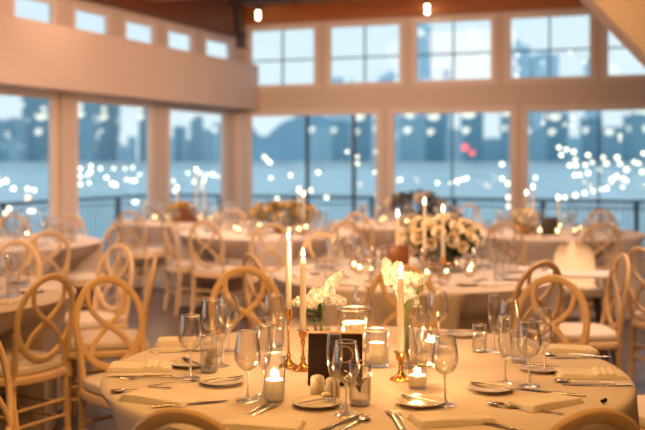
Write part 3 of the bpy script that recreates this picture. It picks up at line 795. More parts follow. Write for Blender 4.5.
def make_votive():
    t = thing('votive_candle'); tag(t, None, 'candle')
    R, H = .031, .095
    bm = bmesh.new(); lathe(bm, [(0,0), (R*.9,0), (R*.95,.004), (R*1.05,H), (R*1.02,H+.001), (R*.99,H), (R*.9,.010), (0,.009)], 24); link('cup', bm, M['votive'], t)
    bm = bmesh.new(); lathe(bm, [(0,.010), (R*.85,.010), (R*.90,.042), (R*.80,.042), (R*.7,.030), (0,.028)], 20); link('wax', bm, M['wax_shell'], t)
    link('flame', flame_bm(.032, .009), M['flame'], t, loc=(0, 0, .031))
    return t

FR = 'front table'
# --- stemware on the front table: (kind, px, base row, label)
G = [('wine', 190.5, 378, 'leftmost clear wine glass on the front table'),
 ('wine', 247.5, 401, 'clear wine glass left of the tall tumbler, nearest left of centre'),
 ('wine', 346, 415, 'clear wine glass in front of the dark menu folder, the nearer of two'),
 ('flute', 334.5, 407, 'champagne flute in front of the dark menu folder, overlapping a wine glass'),
 ('wine', 445, 405, 'clear wine glass right of the single taper, nearest the right bread plate'),
 ('wine', 438.5, 345, 'clear wine glass at the far edge, right of the white flowers'),
 ('flute', 421, 352, 'champagne flute at the far edge, between flowers and wine glass'),
 ('flute', 505, 383, 'nearest champagne flute of the right glass cluster'),
 ('wine', 529, 386, 'nearest wine glass of the right glass cluster'),
 ('flute', 494, 352, 'champagne flute at the left rear of the right glass cluster'),
 ('wine', 510, 357, 'wine glass at the rear of the right glass cluster'),
 ('flute', 545, 372, 'champagne flute at the right end of the right glass cluster'),
 ('wine', 212, 356, 'wine glass behind the left cylindrical tumbler'),
 ('wine', 229, 352, 'wine glass in front of the chair back, right of the left tumbler'),
 ('flute', 222, 366, 'champagne flute between the left tumbler and the wine glass'),
 ('wine', 274, 350, 'wine glass just left of the two tall tapers'),
 ('flute', 264, 396, 'champagne flute right behind the nearest left wine glass'),
 ('wine', 362, 338, 'wine glass at the far edge behind the tall hurricane vase')]
mk = {'wine': make_wine, 'flute': make_flute}
for kd, px, py, lab in G:
    x, y = tab(px, py); put(kd, mk[kd], (x, y, ZT), rnd.uniform(0, 6), lab)
G2 = (at(8, 5.3), 5.3)
put('wine', mk['wine'], (*G2, ZT), 1.0, 'clear wine glass on the left table at the left picture edge, nearest of its glasses')
TB = [(209, 372, .031, .125, .62, 'cylindrical tumbler of ice water at the left of the front table'),
 (274.5, 401, .033, .142, 0, 'tall straight glass left of the candlesticks, glowing with candlelight'),
 (360, 405, .034, .128, .6, 'water tumbler right of the menu folder with a dark leaf in it'),
 (479.5, 352, .028, .105, .5, 'small water tumbler at the left rear of the right glass cluster'),
 (276, 346, .034, .115, .6, 'water tumbler at the far edge left of the tall tapers'),
 (519, 362, .030, .12, .5, 'water tumbler hidden among the right glass cluster'),
 (424, 366, .030, .125, .0, 'tall empty tumbler behind the votive right of the single taper')]
for px, py, R, H, fl, lab in TB:
    x, y = tab(px, py); o = make_tumbler(R, H, fl); o.location = (x, y, ZT); o['label'] = lab
    if 'candlelight' in lab:
        bm = bmesh.new(); lathe(bm, [(0,.0095), (R*.80,.0105), (R*.86,.0185), (R*.90,H*.45), (R*.8,H*.47), (R*.7,H*.36), (0,H*.34)], 28); link('wax', bm, M['wax_shell'], o)
        link('flame', flame_bm(.036, .008), M['flame'], o, loc=(0, 0, H*.35)); candle_light((x, y, ZT+H*.5), 3.5)
    if 'cylindrical' in lab:
        bm = bmesh.new(); r9 = random.Random(3)
        for q9 in range(16): box(bm, (r9.uniform(-.013,.013), r9.uniform(-.013,.013), .02+q9*.0038), (.014,.014,.014), Matrix.Rotation(r9.uniform(0,3), 3, 'Z') @ Matrix.Rotation(r9.uniform(0,1), 3, 'X'), .002)
        oo = link('ice', bm, M['frost'], o); oo['kind'] = 'stuff'
    if 'leaf' in lab:
        bm = bmesh.new()
        for a_, zz in ((.3, .075), (2.4, .085), (4.2, .06)):
            pts = [(0.002*math.cos(a_), .002*math.sin(a_), zz-.02), (.012*math.cos(a_), .012*math.sin(a_), zz), (.022*math.cos(a_), .022*math.sin(a_), zz+.004)]
            sweep(bm, pts, lambda i: (.004,.009,.003)[i], .0012, (0,0,1), 8)
        link('leaf', bm, M['darkleaf'], o)
# --- candles on the front table
x, y = tab(288.5, 367); taper(x, y, hz(310, y), hz(241, y), .0105, 'tallest ivory taper candle, left of the flower sprig', holder_label='tall brass candlestick of the tallest taper', lw=3.5)
x, y = tab(303, 370); taper(x, y, hz(331, y), hz(258.5, y), .0115, 'thicker ivory taper candle beside the tallest one', holder_label='shorter brass candlestick right beside the tall one', lw=3.5)
x, y = tab(400.5, 380); taper(x, y, hz(353, y), hz(277, y), .0125, 'single ivory taper candle before the right white flowers', holder_label='low brass candlestick of the single right taper', fl=.045, lw=4)
x, y = tab(354, 349); pillar(x, y, .066, .158, .048, .095, 'wide pillar candle in the taller hurricane vase', 'tall wide clear hurricane vase behind the menu folder', 16)
x, y = tab(376.5, 366); pillar(x, y, .044, .130, .027, .075, 'narrow pillar candle in the smaller hurricane vase', 'smaller clear hurricane vase right of the menu folder', 11)
for px, py, lab in ((417.5, 388, 'lit votive in clear cup right of the single taper'), (322, 352, 'lit votive in clear cup behind the menu folder'), (431, 352, 'lit votive in clear cup by the far wine glass')):
    x, y = tab(px, py); put('votive', make_votive, (x, y, ZT), 0, lab); candle_light((x, y, ZT+.05), 4)
# --- dark folder standing open
x, y = tab(335, 386)
t = thing('menu_folder', (x, y, ZT), math.radians(-4)); tag(t, 'dark brown standing menu folder with a ring emblem', 'menu')
bm = bmesh.new(); R_ = Matrix.Rotation(math.radians(-7), 3, 'X'); wv, hv = .178, .168
box(bm, (0, .008, hv/2), (wv, .006, hv), R_, .001); link('front_cover', bm, M['leather'], t)
bm = bmesh.new(); R2 = Matrix.Rotation(math.radians(9), 3, 'X'); box(bm, (0, .034, hv/2), (wv, .006, hv), R2, .001); link('rear_cover', bm, M['leather'], t)
bm = bmesh.new(); box(bm, (0, .0225, hv+.002), (wv, .020, .005), None, .0015); link('spine', bm, M['emblem'], t)
bm = bmesh.new(); q_ = [R_ @ Vector((.026*math.cos(a_)+.032, -.0034, .026*math.sin(a_)+.018)) + Vector((0, .008, hv/2)) for a_ in [2*PI*i/32 for i in range(32)]]
sweep(bm, q_, .0018, .0006, R_ @ Vector((0,1,0)), 6, closed=True); link('ring_emblem', bm, M['emblem'], t)
# --- shakers
def make_shaker():
    t = thing('shaker'); tag(t, None, 'shaker')
    bm = bmesh.new(); lathe(bm, [(0,0), (.020,0), (.0225,.004), (.0225,.05), (.0215,.058), (.018,.0635), (0,.065)], 28); link('body', bm, M['shaker'], t)
    bm = bmesh.new(); lathe(bm, [(0,.0645), (.012,.0642), (.0115,.0665), (0,.067)], 20); link('cap', bm, M['porcelain'], t)
    return t
x, y = tab(317.5, 396.5); put('shaker', make_shaker, (x, y, ZT), 0, 'left of the two beige shakers before the menu folder')
x, y = tab(332.5, 399); put('shaker', make_shaker, (x, y, ZT), .4, 'right of the two beige shakers, behind the flute stem')
# --- plates
def make_plate():
    bm = bmesh.new(); lathe(bm, [(0,.004), (.030,.004), (.033,0), (.045,0), (.050,.006), (.064,.012), (.0745,.0135), (.075,.0145), (.073,.0150), (.062,.0120), (.050,.0090), (.045,.0075), (0,.0072)], 44)
    o = link('bread_plate', bm, M['porcelain']); tag(o, None, 'plate'); return o
# --- cutlery (long axis +y)
def make_fork():
    bm = bmesh.new()
    sweep(bm, spline([(0,-.095,.003), (0,-.04,.005), (0,.03,.0065), (0,.055,.004), (0,.068,.004)], 4), lambda i: .0055-.0028*math.sin(min(1, i/10)*PI*.9)+(.006 if i > 13 else .003*(i > 12)), .0012, (0,0,1), 8)
    for k in range(4): sweep(bm, [((k-1.5)*.0058, .066, .0042), ((k-1.5)*.0058, .085, .002), ((k-1.5)*.0055, .103, .006)], .0014, .001, (0,0,1), 6)
    o = link('dinner_fork', bm, M['steel']); tag(o, None, 'fork'); return o
def make_knife():
    t = thing('dinner_knife'); tag(t, None, 'knife')
    bm = bmesh.new(); sweep(bm, [(0,-.115,.004), (0,-.10,.0045), (0,-.05,.0045), (0,-.01,.004)], lambda i: (.004,.0065,.0055,.004)[i], .003, (0,0,1), 8); link('handle', bm, M['steel'], t)
    bm = bmesh.new(); sweep(bm, [(0,-.01,.0038), (.001,.01,.0038), (.001,.06,.0035), (.0,.10,.003), (-.004,.118,.0028)], lambda i: (.004,.008,.009,.007,.001)[i], .0008, (0,0,1), 8); link('blade', bm, M['steel'], t)
    return t
def make_spoon():
    bm = bmesh.new()
    sweep(bm, spline([(0,-.095,.003), (0,-.04,.006), (0,.03,.007), (0,.05,.005)], 4), lambda i: .0052-.0022*min(1, i/9), .0012, (0,0,1), 8)
    rows_ = []
    for j in range(9):
        v = -1+2*j/8; yy = .075+.027*v; ww = .0175*math.sqrt(max(0.02, 1-v*v))
        rows_.append([(ww*u, yy, .0085-.0065*(1-u*u)*(1-v*v)) for u in (-1, -.6, -.2, .2, .6, 1)])
    A = [[bm.verts.new(p) for p in r] for r in rows_]; Bv = [[bm.verts.new((p[0], p[1], p[2]-.0012)) for p in r] for r in rows_]
    for i in range(8):
        for j in range(5):
            bm.faces.new((A[i][j], A[i][j+1], A[i+1][j+1], A[i+1][j])); bm.faces.new((Bv[i][j], Bv[i+1][j], Bv[i+1][j+1], Bv[i][j+1]))
        bm.faces.new((A[i][0], A[i+1][0], Bv[i+1][0], Bv[i][0])); bm.faces.new((A[i][5], Bv[i][5], Bv[i+1][5], A[i+1][5]))
    o = link('soup_spoon', bm, M['steel']); tag(o, None, 'spoon'); return o
def make_butterknife():
    bm = bmesh.new(); sweep(bm, spline([(0,-.07,.003), (0,-.02,.004), (0,.02,.0035), (.002,.05,.003), (-.003,.075,.003)], 3), lambda i: (.004,.0045,.005,.0045,.004,.0035,.005,.008,.0085,.0085,.008,.006,.001)[min(i, 12)], .0018, (0,0,1), 8)
    o = link('butter_knife', bm, M['steel']); tag(o, None, 'knife'); return o
def make_napkin(seed=0, roll=True):
    bm = bmesh.new(); nx, ny = 28, 14; Lx, Ly = .23, .115
    r2 = random.Random(seed)
    def h(u, v):
        e = min(1, min(u, 1-u)*18)*min(1, min(v, 1-v)*9); e = math.sqrt(max(0, 1-(1-e)**2))
        z = .014+.003*math.sin(u*5+seed)+.002*math.sin(v*7+2*seed)
        if roll and .56 < u < .86: z += .011*abs(math.sin((u-.56)/.30*3*PI))
        return .001+z*e
    top = [[bm.verts.new(((u-.5)*Lx, (v-.5)*Ly*(1+.04*math.sin(3*u+seed)), h(u, v))) for v in [j/ny for j in range(ny+1)]] for u in [i/nx for i in range(nx+1)]]
    bot = [[bm.verts.new((p.co.x, p.co.y, .0005)) for p in r] for r in top]
    for i in range(nx):
        for j in range(ny):
            bm.faces.new((top[i][j], top[i+1][j], top[i+1][j+1], top[i][j+1])); bm.faces.new((bot[i][j], bot[i][j+1], bot[i+1][j+1], bot[i+1][j]))
    for i in range(nx):
        bm.faces.new((top[i][0], bot[i][0], bot[i+1][0], top[i+1][0])); bm.faces.new((top[i][ny], top[i+1][ny], bot[i+1][ny], bot[i][ny]))
    for j in range(ny):
        bm.faces.new((top[0][j], top[0][j+1], bot[0][j+1], bot[0][j])); bm.faces.new((top[nx][j], bot[nx][j], bot[nx][j+1], top[nx][j+1]))
    o = link('folded_napkin', bm, M['napkin']); tag(o, None, 'napkin'); return o

PL = [(316.5, 406, 'bread plate in front of the two shakers'), (420, 405, 'bread plate right of centre, before the single taper'), (490, 391, 'bread plate right of centre, before the right glass cluster'),
      (541, 371, 'bread plate behind the right striped napkin'), (222, 384, 'bread plate behind the left wine glass, before the cylindrical tumbler'), (190, 366, 'bread plate half hidden at the leftmost wine glass'), (463, 336, 'bread plate at the far edge beside the small tumbler')]
ang_b = [-.9, .8, .9, 1.2, -1.0, .5, 1.2]
for (px, py, lab), an in zip(PL, ang_b):
    x, y = tab(px, py); put('plate', make_plate, (x, y, ZT), 0, lab)
    put('butterknife', make_butterknife, (x+.004, y, ZT+.0150), an, 'butter knife laid across the '+lab)
bm = bmesh.new(); ball(bm, (0,0,0), .010, 2, (1.6,1,.8)); x, y = tab(326, 402); o = link('butter_curl', bm, M['butter'], loc=(x, y, ZT+.022)); tag(o, 'pale butter curl on the bread plate before the shakers', 'butter')
# napkins: centre px, row, heading (deg), roll, label
NP = [(141, 369, 2, True, 'napkin with three rolled ridges at the left edge of the front table'), (160, 400, -24, False, 'plain folded napkin at the near left of the front table'),
      (590, 376, -6, True, 'napkin with rolled ridges at the right edge of the front table'), (566, 351, 0, False, 'plain folded napkin behind the ridged right napkin'),
      (185, 343, 8, False, 'plain folded napkin behind the leftmost wine glass'), (452, 421, 14, False, 'plain folded napkin at the bottom edge right of centre'), (262, 427, -8, False, 'plain folded napkin at the bottom edge left of centre'),
      (338, 333, 0, False, 'folded napkin at the far edge behind the menu folder'), (545, 404, 35, False, 'flat folded napkin at the near right of the front table')]
for i, (px, py, a_, rl, lab) in enumerate(NP):
    x, y = tab(px, py); key = 'napkin'+str(rl)
    put(key, (lambda rl=rl: make_napkin(1.3 if rl else .4, rl)), (x, y, ZT), math.radians(a_), lab)
# cutlery: kind, centre px, row, heading of the tip (deg from +y, counterclockwise)
CU = [('fork', 254, 412, -23, 'fork left of the bottom left napkin, tines up'), ('fork', 262, 413, -26, 'second fork beside it at the bottom left napkin'),
      ('fork', 394, 421, 6, 'left fork of the pair at the bottom edge right of centre'), ('fork', 402, 423, 4, 'right fork of the pair at the bottom edge right of centre'),
      ('knife', 342, 424, -35, 'knife at the bottom edge before the nearest wine glass'), ('spoon', 351, 427, -32, 'spoon at the bottom edge before the nearest wine glass'),
      ('knife', 140, 377.5, 90, 'knife along the near side of the left ridged napkin'), ('fork', 151, 379.5, 92, 'fork beside the knife at the left ridged napkin'),
      ('fork', 175, 384, -60, 'fork between the two left napkins'), ('knife', 180, 352, -78, 'knife before the rear left napkin'),
      ('spoon', 142, 391, 110, 'spoon behind the plain near left napkin'), ('knife', 190, 405, -70, 'knife before the plain near left napkin'),
      ('spoon', 570, 356, 90, 'spoon before the plain rear right napkin'), ('knife', 580, 358.5, 92, 'knife before the plain rear right napkin'),
      ('spoon', 585, 383, 82, 'spoon along the near side of the right ridged napkin'), ('knife', 598, 386, 85, 'knife along the near side of the right ridged napkin'),
      ('knife', 549, 393, 63, 'knife lying right of the nearest wine glass of the right cluster'), ('spoon', 520, 409, 60, 'spoon before the bread plate at the right glass cluster'), ('fork', 531, 411, 62, 'fork before the bread plate at the right glass cluster'),
      ('knife', 487, 425, 50, 'knife tip at the bottom edge below the right bread plate')]
mk2 = {'fork': make_fork, 'knife': make_knife, 'spoon': make_spoon}
for kd, px, py, a_, lab in CU:
    x, y = tab(px, py); put(kd, mk2[kd], (x, y, ZT+.0004), math.radians(a_), lab)
bm = bmesh.new(); 
for k in range(6): ball(bm, (rnd.uniform(-.01,.01), rnd.uniform(-.008,.008), .006+rnd.uniform(0,.006)), .0055, 1)
x, y = tab(603.5, 404); o = link('dark_scrap', bm, M['leather'], loc=(x, y, ZT)); tag(o, 'small dark scrap lying alone near the right edge of the cloth', 'scrap')

# ------------------------------------------------------------------ flowers
def floret(bm, c, n, r, r2):
    n = n.normalized(); u = n.orthogonal().normalized(); v = n.cross(u); a0 = r2.uniform(0, 6.28)
    cv = bm.verts.new(c)
    for k in range(5):
        a_ = a0+k*2*PI/5
        def P(ang, rr, up): return bm.verts.new(c+(u*math.cos(ang)+v*math.sin(ang))*rr+n*up)
        bm.faces.new((cv, P(a_-.5, r*.65, r*.2), P(a_, r, r*.38), P(a_+.5, r*.65, r*.2)))
def sprig(name, base, spine, wid, nfl, mat, label, fr=.009, leaves=(), seed=1, lmat='leaf'):
    """stem from base, florets packed round a spine of (x, y, z, radius)"""
    r2 = random.Random(seed)
    t = thing(name, base); tag(t, label, 'flowers')
    bm = bmesh.new()
    for chain in spine:
        ch = spline([Vector(p[:3]) for p in chain], 6); rr = spline([Vector((p[3], 0, 0)) for p in chain], 6)
        n_ = int(1.5*nfl/len(spine))
        for k in range(n_):
            i = r2.randrange(len(ch)); d = Vector((r2.gauss(0,1), r2.gauss(0,1), r2.gauss(0,1))).normalized()
            floret(bm, ch[i]+d*rr[i].x*r2.uniform(.35, 1.05), d, fr*r2.uniform(.8, 1.25), r2)
    o = link('blossoms', bm, M[mat], t, False); o['kind'] = 'stuff'
    bm = bmesh.new()
    for chain in spine:
        sweep(bm, spline([(0,0,0), (chain[0][0]*.5, chain[0][1]*.5, chain[0][2]*.6), chain[0][:3], chain[-1][:3]], 5), .002, seg=6)
    link('stem', bm, M['stem'], t)
    for (lx, ly, lz, dx, dy, dz, ll) in leaves:
        bm = bmesh.new(); d = Vector((dx, dy, dz)).normalized(); s_ = Vector((lx, ly, lz))
        sweep(bm, [s_, s_+d*ll*.3, s_+d*ll*.65, s_+d*ll], lambda i: (.002,.012,.010,.001)[i], .0012, d.orthogonal(), 8); link('leaf', bm, M[lmat], t)
    return t
# left sprig in a small bud vase behind the folder
x, y = tab(318, 358)
def rel(px, py, dy=0): return (at(px, y+dy)-x, dy, hz(py, y+dy)-ZT)
chains = [[(*rel(311,303), .022), (*rel(303,301), .019), (*rel(296,303), .010)], [(*rel(314,302,.01), .024), (*rel(323,295,.01), .026), (*rel(330,292), .020)], [(*rel(326,294,-.01), .018), (*rel(333,282,-.01), .016), (*rel(343,274), .006)], [(*rel(328,299), .020), (*rel(336,299), .015), (*rel(343,302), .007)], [(*rel(313,297,.02), .018), (*rel(316,292,.02), .014)]]
sprig('flower_sprig', (x, y, ZT), chains, .02, 900, 'petal', 'white blossom sprig in a bud vase beside the two tall tapers', .0125,
      leaves=[(*rel(317,316), -.6, -.3, .5, .05), (*rel(318,314), -.8, -.4, .25, .055), (*rel(318,318), -.5, -.5, -.2, .045), (*rel(319,312), .1, -.5, .6, .05), (*rel(318,322), -.3, -.5, .3, .04)], seed=4)
def bud_vase(x, y, h, label, R=.026, neck=.012):
    t = thing('bud_vase', (x, y, ZT)); tag(t, label, 'vase')
    bm = bmesh.new(); lathe(bm, [(0,0), (R*.8,0), (R,.010), (R*1.02,h*.4), (R*.75,h*.62), (neck,h*.78), (neck*.95,h*.92), (neck*1.35,h), (neck*1.2,h), (neck*.8,h*.9), (neck*.85,h*.78), (R*.7,h*.61), (R*.95,h*.4), (R*.9,.014), (0,.010)], 28); link('body', bm, M['glass'], t)
    bm = bmesh.new(); lathe(bm, [(0,.011), (R*.88,.013), (R*.93,h*.35), (R*.80,h*.5), (0,h*.5)], 24); link('water', bm, M['water_in'], t)
bud_vase(x, y, hz(323, y)-ZT, 'small clear bud vase behind the menu folder', R=.034)
x, y = tab(409, 368)
chains = [[(*rel(391,280), .022), (*rel(388,270), .018), (*rel(387,264), .010)], [(*rel(402,280), .028), (*rel(402,291), .026), (*rel(404,299), .014)], [(*rel(406,277,.01), .022), (*rel(416,279), .017), (*rel(424,279), .007)], [(*rel(408,288), .024), (*rel(412,296), .017), (*rel(415,303), .007)], [(*rel(398,284), .024), (*rel(396,272), .02), (*rel(399,266), .012)]]
sprig('flower_sprig', (x, y, ZT), chains, .02, 1100, 'petal', 'white blossom sprig in a slim vase behind the single right taper', .0125,
      leaves=[(*rel(405,310), .3, -.3, .5, .06), (*rel(404,312), -.2, -.4, -.5, .05), (*rel(415,296), .5, 0, .8, .05)], seed=9, lmat='stem')
bud_vase(x, y, hz(318, y)-ZT, 'slim clear vase behind the single right taper', R=.030, neck=.018)

def rose_bm(r, r2):
    bm = bmesh.new()
    for layer, (n_, rad, op, hh) in enumerate(((3, .35, .15, 1.0), (4, .58, .28, .95), (5, .82, .45, .82), (6, 1.0, .75, .62))):
        a0 = r2.uniform(0, 6)
        for k in range(n_):
            a_ = a0+2*PI*k/n_; hw = PI/n_*1.25; grid = []
            for i in range(4):
                v = i/3; row = []
                for j in range(5):
                    w_ = (-1+.5*j); an = a_+w_*hw*(1-.15*v); rr = r*rad*(.25+.75*math.sin(v*PI/2*.9))*(1+op*.35*v*v)
                    row.append(bm.verts.new((rr*math.cos(an), rr*math.sin(an), r*(-.5+1.25*hh*v*(1-.12*w_*w_)))))
                grid.append(row)
            for i in range(3):
                for j in range(4): bm.faces.new((grid[i][j], grid[i][j+1], grid[i+1][j+1], grid[i+1][j]))
    return bm
def leaf_cloud(n_, cx, cy, cz, rx, ry, rz, r2, size=.035):
    bm = bmesh.new()
    for k in range(n_):
        d = Vector((r2.gauss(0,1), r2.gauss(0,1), r2.gauss(0,1))).normalized(); q = r2.uniform(.45, 1.0)
        p = Vector((cx+d.x*rx*q, cy+d.y*ry*q, cz+d.z*rz*q)); dd = (d+Vector((r2.uniform(-.6,.6), r2.uniform(-.6,.6), r2.uniform(-.3,.6)))).normalized()
        s_ = size*r2.uniform(.7, 1.4); sd = dd.orthogonal().normalized()
        vs = [p, p+dd*s_*.5+sd*s_*.25, p+dd*s_, p+dd*s_*.5-sd*s_*.25]
        bm.faces.new([bm.verts.new(v) for v in vs])
    return bm
def centrepiece(tx, ty, label, rx, ry, z0, z1, nrose, rr, rmat, lmat, nleaf, seed, lowbowl=True):
    r2 = random.Random(seed)
    t = thing('flower_centrepiece', (tx, ty, ZT)); tag(t, label, 'flowers')
    cz, rz = (z0+z1)/2-ZT, (z1-z0)/2
    bm = bmesh.new(); lathe(bm, [(0,0), (.07,0), (.10,.03), (.11,.07), (.10,.075), (0,.06)], 24); link('bowl', bm, M['brass'], t)
    o = link('foliage', leaf_cloud(nleaf, 0, 0, cz, rx*1.0, ry*1.0, rz*1.0, r2, .045), M[lmat], t, False); o['kind'] = 'stuff'
    pr_ = rose_bm(rr, r2); base = None
    for k in range(nrose):
        g_ = (k+.5)/nrose; ph = k*2.39996; zz = 1-1.45*g_; q = math.sqrt(max(0, 1-min(1, zz*zz)))
        d = Vector((q*math.cos(ph), q*math.sin(ph), max(-.45, zz)))
        p = Vector((d.x*rx, d.y*ry, cz+d.z*rz)); 
        if base is None: base = link('rose', pr_, M[rmat], t); o = base
        else: o = base.copy(); COL.objects.link(o); o.parent = t
        o.location = p; o.rotation_euler = (d+Vector((r2.uniform(-.25,.25), r2.uniform(-.25,.25), .15))).to_track_quat('Z', 'Y').to_euler(); o.scale = (1,1,1) if k == 0 else tuple([r2.uniform(.75, 1.2)]*3)
    return t
yy = 6.45; centrepiece(at(440, yy), yy, 'large cream rose centrepiece on the middle table', .25, .20, .85, 1.12, 34, .042, 'rose', 'leaf', 900, 3)
yy = 9.9; centrepiece(at(283, yy), yy, 'low golden flower centrepiece on the rear table near the corner', .34, .22, .84, 1.06, 20, .045, 'gold', 'olive', 800, 5)
yy = 11.2; centrepiece(at(416, yy), yy, 'dark foliage arrangement with a few pink blooms, behind the roses', .33, .24, .86, 1.13, 7, .05, 'cushion', 'darkleaf', 900, 6)
yy = 9.75; centrepiece(at(537, yy)-.12, yy, 'small cream flowers between the candles on the right rear table', .12, .12, .82, 1.0, 12, .035, 'rose', 'olive', 90, 8)
yy = 11.6; centrepiece(at(180, yy), yy, 'small golden flowers on the table under the left windows', .14, .12, .84, .98, 12, .045, 'gold', 'olive', 60, 9)
yy = 12.6; t_ = 0

# boxes (card holders) on the rear tables
def card_box(px, py0, py1, Y, w_, mat, label):
    z0 = ZT; z1 = hz(py0, Y); bm = bmesh.new()
    t = thing('table_box', (at(px, Y), Y, ZT)); tag(t, label, 'box')
    box(bm, (0,0,(z1-z0)/2), (w_, w_*.6, z1-z0), None, .004); link('body', bm, mat, t)
    bm = bmesh.new(); box(bm, (0,0,z1-z0+.004), (w_*1.03, w_*.63, .007), None, .002); link('lid', bm, mat, t)
card_box(398, 247, 258, 5.95, .125, M['box'], 'brown wooden box left of the rose centrepiece')
card_box(549, 218, 232, 9.6, .15, M['blackbox'], 'black box among the candles of the right rear table')
card_box(188, 208, 222, 11.5, .18, M['box'], 'dark brown box on the table under the left windows')

# ------------------------------------------------------------------ rear tables' candles and tableware
def rear_taper(px, py_flame, Y, hold, lab):
    x = at(px, Y); zt = hz(py_flame, Y)-.02
    taper(x, Y, ZT+hold, zt, .012, lab, fl=.045, holder_label='brass candlestick under the '+lab, lw=.35)
for a_ in ((397.5, 214, 6.1, .12, 'left taper candle before the rose centrepiece'), (424.5, 202, 6.2, .14, 'tallest taper candle before the rose centrepiece'), (443, 209, 6.15, .12, 'right taper candle before the rose centrepiece'),
           (299, 190, 9.8, .12, 'tall taper candle right of the golden flowers, left of the pair'), (303.5, 194, 9.7, .12, 'second tall taper of the pair right of the golden flowers'),
           (526.5, 193, 9.7, .12, 'left taper candle on the right rear table'), (533, 187, 9.9, .12, 'tallest taper candle on the right rear table'), (558, 198, 9.6, .12, 'right taper candle on the right rear table'),
           (196, 170, 11.7, .14, 'tallest taper candle on the table under the left windows'), (177, 188, 11.6, .12, 'shorter taper candle on the table under the left windows'), (204, 180, 11.8, .12, 'right taper candle on the table under the left windows')):
    rear_taper(*a_)
def lowglass(kind):
    if kind == 'wine': pr_ = [(0,.001), (.034,0), (.033,.003), (.008,.008), (.004,.02), (.0036,.06), (.006,.088), (.025,.106), (.036,.128), (.0395,.148), (.038,.17), (.031,.212), (.0295,.212), (.0365,.17), (.038,.148), (.034,.129), (.022,.109), (0,.097)]; nm = 'wine_glass'
    elif kind == 'flute': pr_ = [(0,.001), (.030,0), (.028,.003), (.008,.008), (.0036,.03), (.005,.074), (.017,.10), (.0245,.165), (.0205,.22), (.0192,.22), (.0232,.165), (.015,.102), (0,.084)]; nm = 'champagne_flute'
    else: pr_ = [(0,.001), (.027,0), (.031,.004), (.033,.12), (.0315,.12), (.029,.012), (0,.010)]; nm = 'water_glass'
    def f_():
        bm = bmesh.new(); lathe(bm, pr_, 18); o = link(nm, bm, M['glass']); tag(o, None, 'glass'); return o
    return f_
def low_plate():
    o = make_plate(); return o
BK = {'left': (9, 3, .3), 'middle': (10, 12, .9), 'rightrear': (10, 12, .2), 'flowers': (10, 10, .5), 'window': (10, 10, 1.1), 'farleft': (10, 3, .7), 'foliage': (10, 6, .1)}
used = []
for k_, (n_, nv, a0) in BK.items():
    cx_, cy_ = T[k_]; r2 = random.Random(len(k_)*7+n_)
    for i in range(n_):
        an = a0+2*PI*i/n_; rd = Vector((math.cos(an), math.sin(an))); tn = Vector((-rd.y, rd.x)); c = Vector((cx_, cy_))
        def P(r_, s_): 
            p = c+rd*r_+tn*s_; return p.x, p.y
        for kd, r_, s_ in (('wine', .56, .05), ('flute', .50, .12), ('water', .62, .13)):
            jx = r2.uniform(-.02, .02); x, y = P(r_+jx, s_+jx)
            nm = {'wine': 'clear wine glasses', 'flute': 'champagne flutes', 'water': 'water glasses'}[kd]
            put('low'+kd, lowglass(kd), (x, y, ZT), 0, nm[:-2 if nm.endswith('sses') else -1]+' at a place setting on '+TL[k_], nm+' on '+TL[k_])
        x, y = P(.76, 0); put('napkinFalse', None, (x, y, ZT), an+PI/2+.05, 'folded ivory napkin at a place setting on '+TL[k_], 'napkins on '+TL[k_])
        x, y = P(.66, -.13); put('plate', None, (x, y, ZT), 0, 'bread plate at a place setting on '+TL[k_], 'bread plates on '+TL[k_])
    for i in range(nv):
        an = a0+.3+2*PI*i/nv+r2.uniform(-.2, .2); r_ = r2.uniform(.33, .42); x, y = cx_+r_*math.cos(an), cy_+r_*math.sin(an)
        put('votive', None, (x, y, ZT), 0, 'lit votive candle in a clear cup on '+TL[k_], 'votive candles on '+TL[k_])
    candle_light((cx_-.22, cy_-.58, ZT+.26), 1.5, .04); candle_light((cx_-.4, cy_, ZT+.25), 1.2, .04)

# ------------------------------------------------------------------ light
w = bpy.data.worlds.new('dusk'); SC.world = w; w.use_nodes = True; nt = w.node_tree; nt.nodes.clear()
out = N(nt, 'ShaderNodeOutputWorld'); bg = N(nt, 'ShaderNodeBackground')
tc = N(nt, 'ShaderNodeTexCoord'); sp_ = N(nt, 'ShaderNodeSeparateXYZ'); nt.links.new(tc.outputs['Generated'], sp_.inputs[0])
cr = N(nt, 'ShaderNodeValToRGB'); cr.color_ramp.elements[0].position = 0; cr.color_ramp.elements[0].color = (.74,.82,.84,1)
cr.color_ramp.elements[1].position = .6; cr.color_ramp.elements[1].color = (.48,.66,.82,1)
e_ = cr.color_ramp.elements.new(.14); e_.color = (.70,.80,.85,1)
nt.links.new(sp_.outputs[2], cr.inputs[0]); nt.links.new(cr.outputs[0], bg.inputs[0]); bg.inputs[1].default_value = 1.35
nt.links.new(bg.outputs[0], out.inputs[0])
def area(x, y, z, e, s, col, tx=None, ty=None, tz=.76, spread=PI):
    l = bpy.data.lights.new('ceiling_and_fill_lamp', 'AREA'); l.energy = e; l.size = s; l.color = col; l.spread = spread  # shared by overhead lamps and by fills added without a fixture
    o = bpy.data.objects.new('ceiling_and_fill_lamp', l); COL.objects.link(o); o.location = (x, y, z)
    d = Vector((tx if tx is not None else x, ty if ty is not None else y, tz))-o.location
    o.rotation_euler = d.to_track_quat('-Z', 'Y').to_euler(); return o
WARM = (1, .49, .12); SOFT = (1, .64, .43); WALL = (1, .60, .40)
D = math.radians
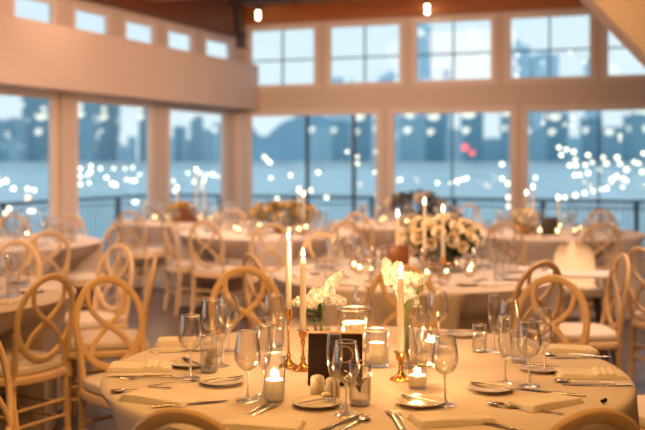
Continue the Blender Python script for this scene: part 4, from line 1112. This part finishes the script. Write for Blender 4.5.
def spots(x, y, e, col, n_=4, r_=.9, ang=100, a0=.6):
    for k_ in range(n_):
        l = bpy.data.lights.new('ceiling_spot', 'SPOT'); l.energy = e/n_*2.2; l.shadow_soft_size = .06; l.color = col; l.spot_size = D(ang); l.spot_blend = .6
        o = bpy.data.objects.new('ceiling_spot', l); COL.objects.link(o); o.location = (x+r_*math.cos(a0+k_*2*PI/n_), y+r_*math.sin(a0+k_*2*PI/n_), 3.8)
spots(.2, 3.2, 140, WARM)
area(.2, -.6, 3.6, 60, .6, WARM, .2, 2.6, .8)  # fill added behind the camera to brighten the near chair backs
spots(-2.0, 5.3, 78, (1,.52,.22), 3, .6)
spots(.8, 6.2, 62, SOFT, 3, .6)
area(2.2, 5.9, 3.8, 42, .4, SOFT, spread=D(110))
area(2.3, 9.7, 3.8, 24, .4, SOFT, spread=D(110))
area(-.6, 9.8, 3.8, 34, .4, SOFT, spread=D(110))
area(-2.4, 9.2, 3.8, 24, .4, SOFT, spread=D(110))
area(1.0, 11.2, 3.8, 24, .4, SOFT, spread=D(110))
area(.3, 11.5, 3.6, 62, 1.8, WALL, .8, 15, 2.8)
area(.2, 4.2, 3.7, 32, .6, SOFT, -.4, 9.2, .7, spread=D(70))  # added front fill for the rear chairs, no fixture
area(2.6, 3.6, 3.7, 20, .6, SOFT, 2.2, 8.6, .7, spread=D(70))  # front fill added toward the right rear chairs
area(-1.2, 3.6, 3.7, 24, .6, SOFT, -2.4, 8.8, .7, spread=D(70))  # front fill added toward the far left chairs
area(-2.0, 10.5, 3.6, 28, 1.6, WALL, -3.2, 12, 2.6)
area(-.5, 2.0, 3.7, 44, 1.5, WARM, -3.6, 9, 2.7)
area(2.5, 8.0, 3.0, 12, .5, WARM, 3.0, 11.5, 4.1)  # added uplight without a fixture, brightens the ceiling timber
area(0, 9.0, 2.9, 18, .5, WARM, -.2, 13.0, 4.1)  # second added uplight, toward the beams at the back

# ------------------------------------------------------------------ camera
cam = bpy.data.cameras.new('camera'); co = bpy.data.objects.new('camera', cam); COL.objects.link(co); SC.camera = co
co.location = (0, 0, EYE); co.rotation_euler = (PI/2, 0, 0)
cam.sensor_width = 36; cam.lens = F*36/645; cam.shift_y = -(215-HY)/645; cam.clip_start = .05; cam.clip_end = 6000
cam.dof.use_dof = True; cam.dof.focus_distance = 3.15; cam.dof.aperture_fstop = (cam.lens/1000)/.026; cam.dof.aperture_blades = 0
SC.view_settings.view_transform = 'Standard'; SC.view_settings.look = 'None'; SC.view_settings.gamma = 1; SC.view_settings.exposure = 0
SC.cycles.use_denoising = True; SC.cycles.max_bounces = 10; SC.cycles.transparent_max_bounces = 40
SC.cycles.sample_clamp_indirect = 3; SC.cycles.caustics_reflective = False; SC.cycles.caustics_refractive = False
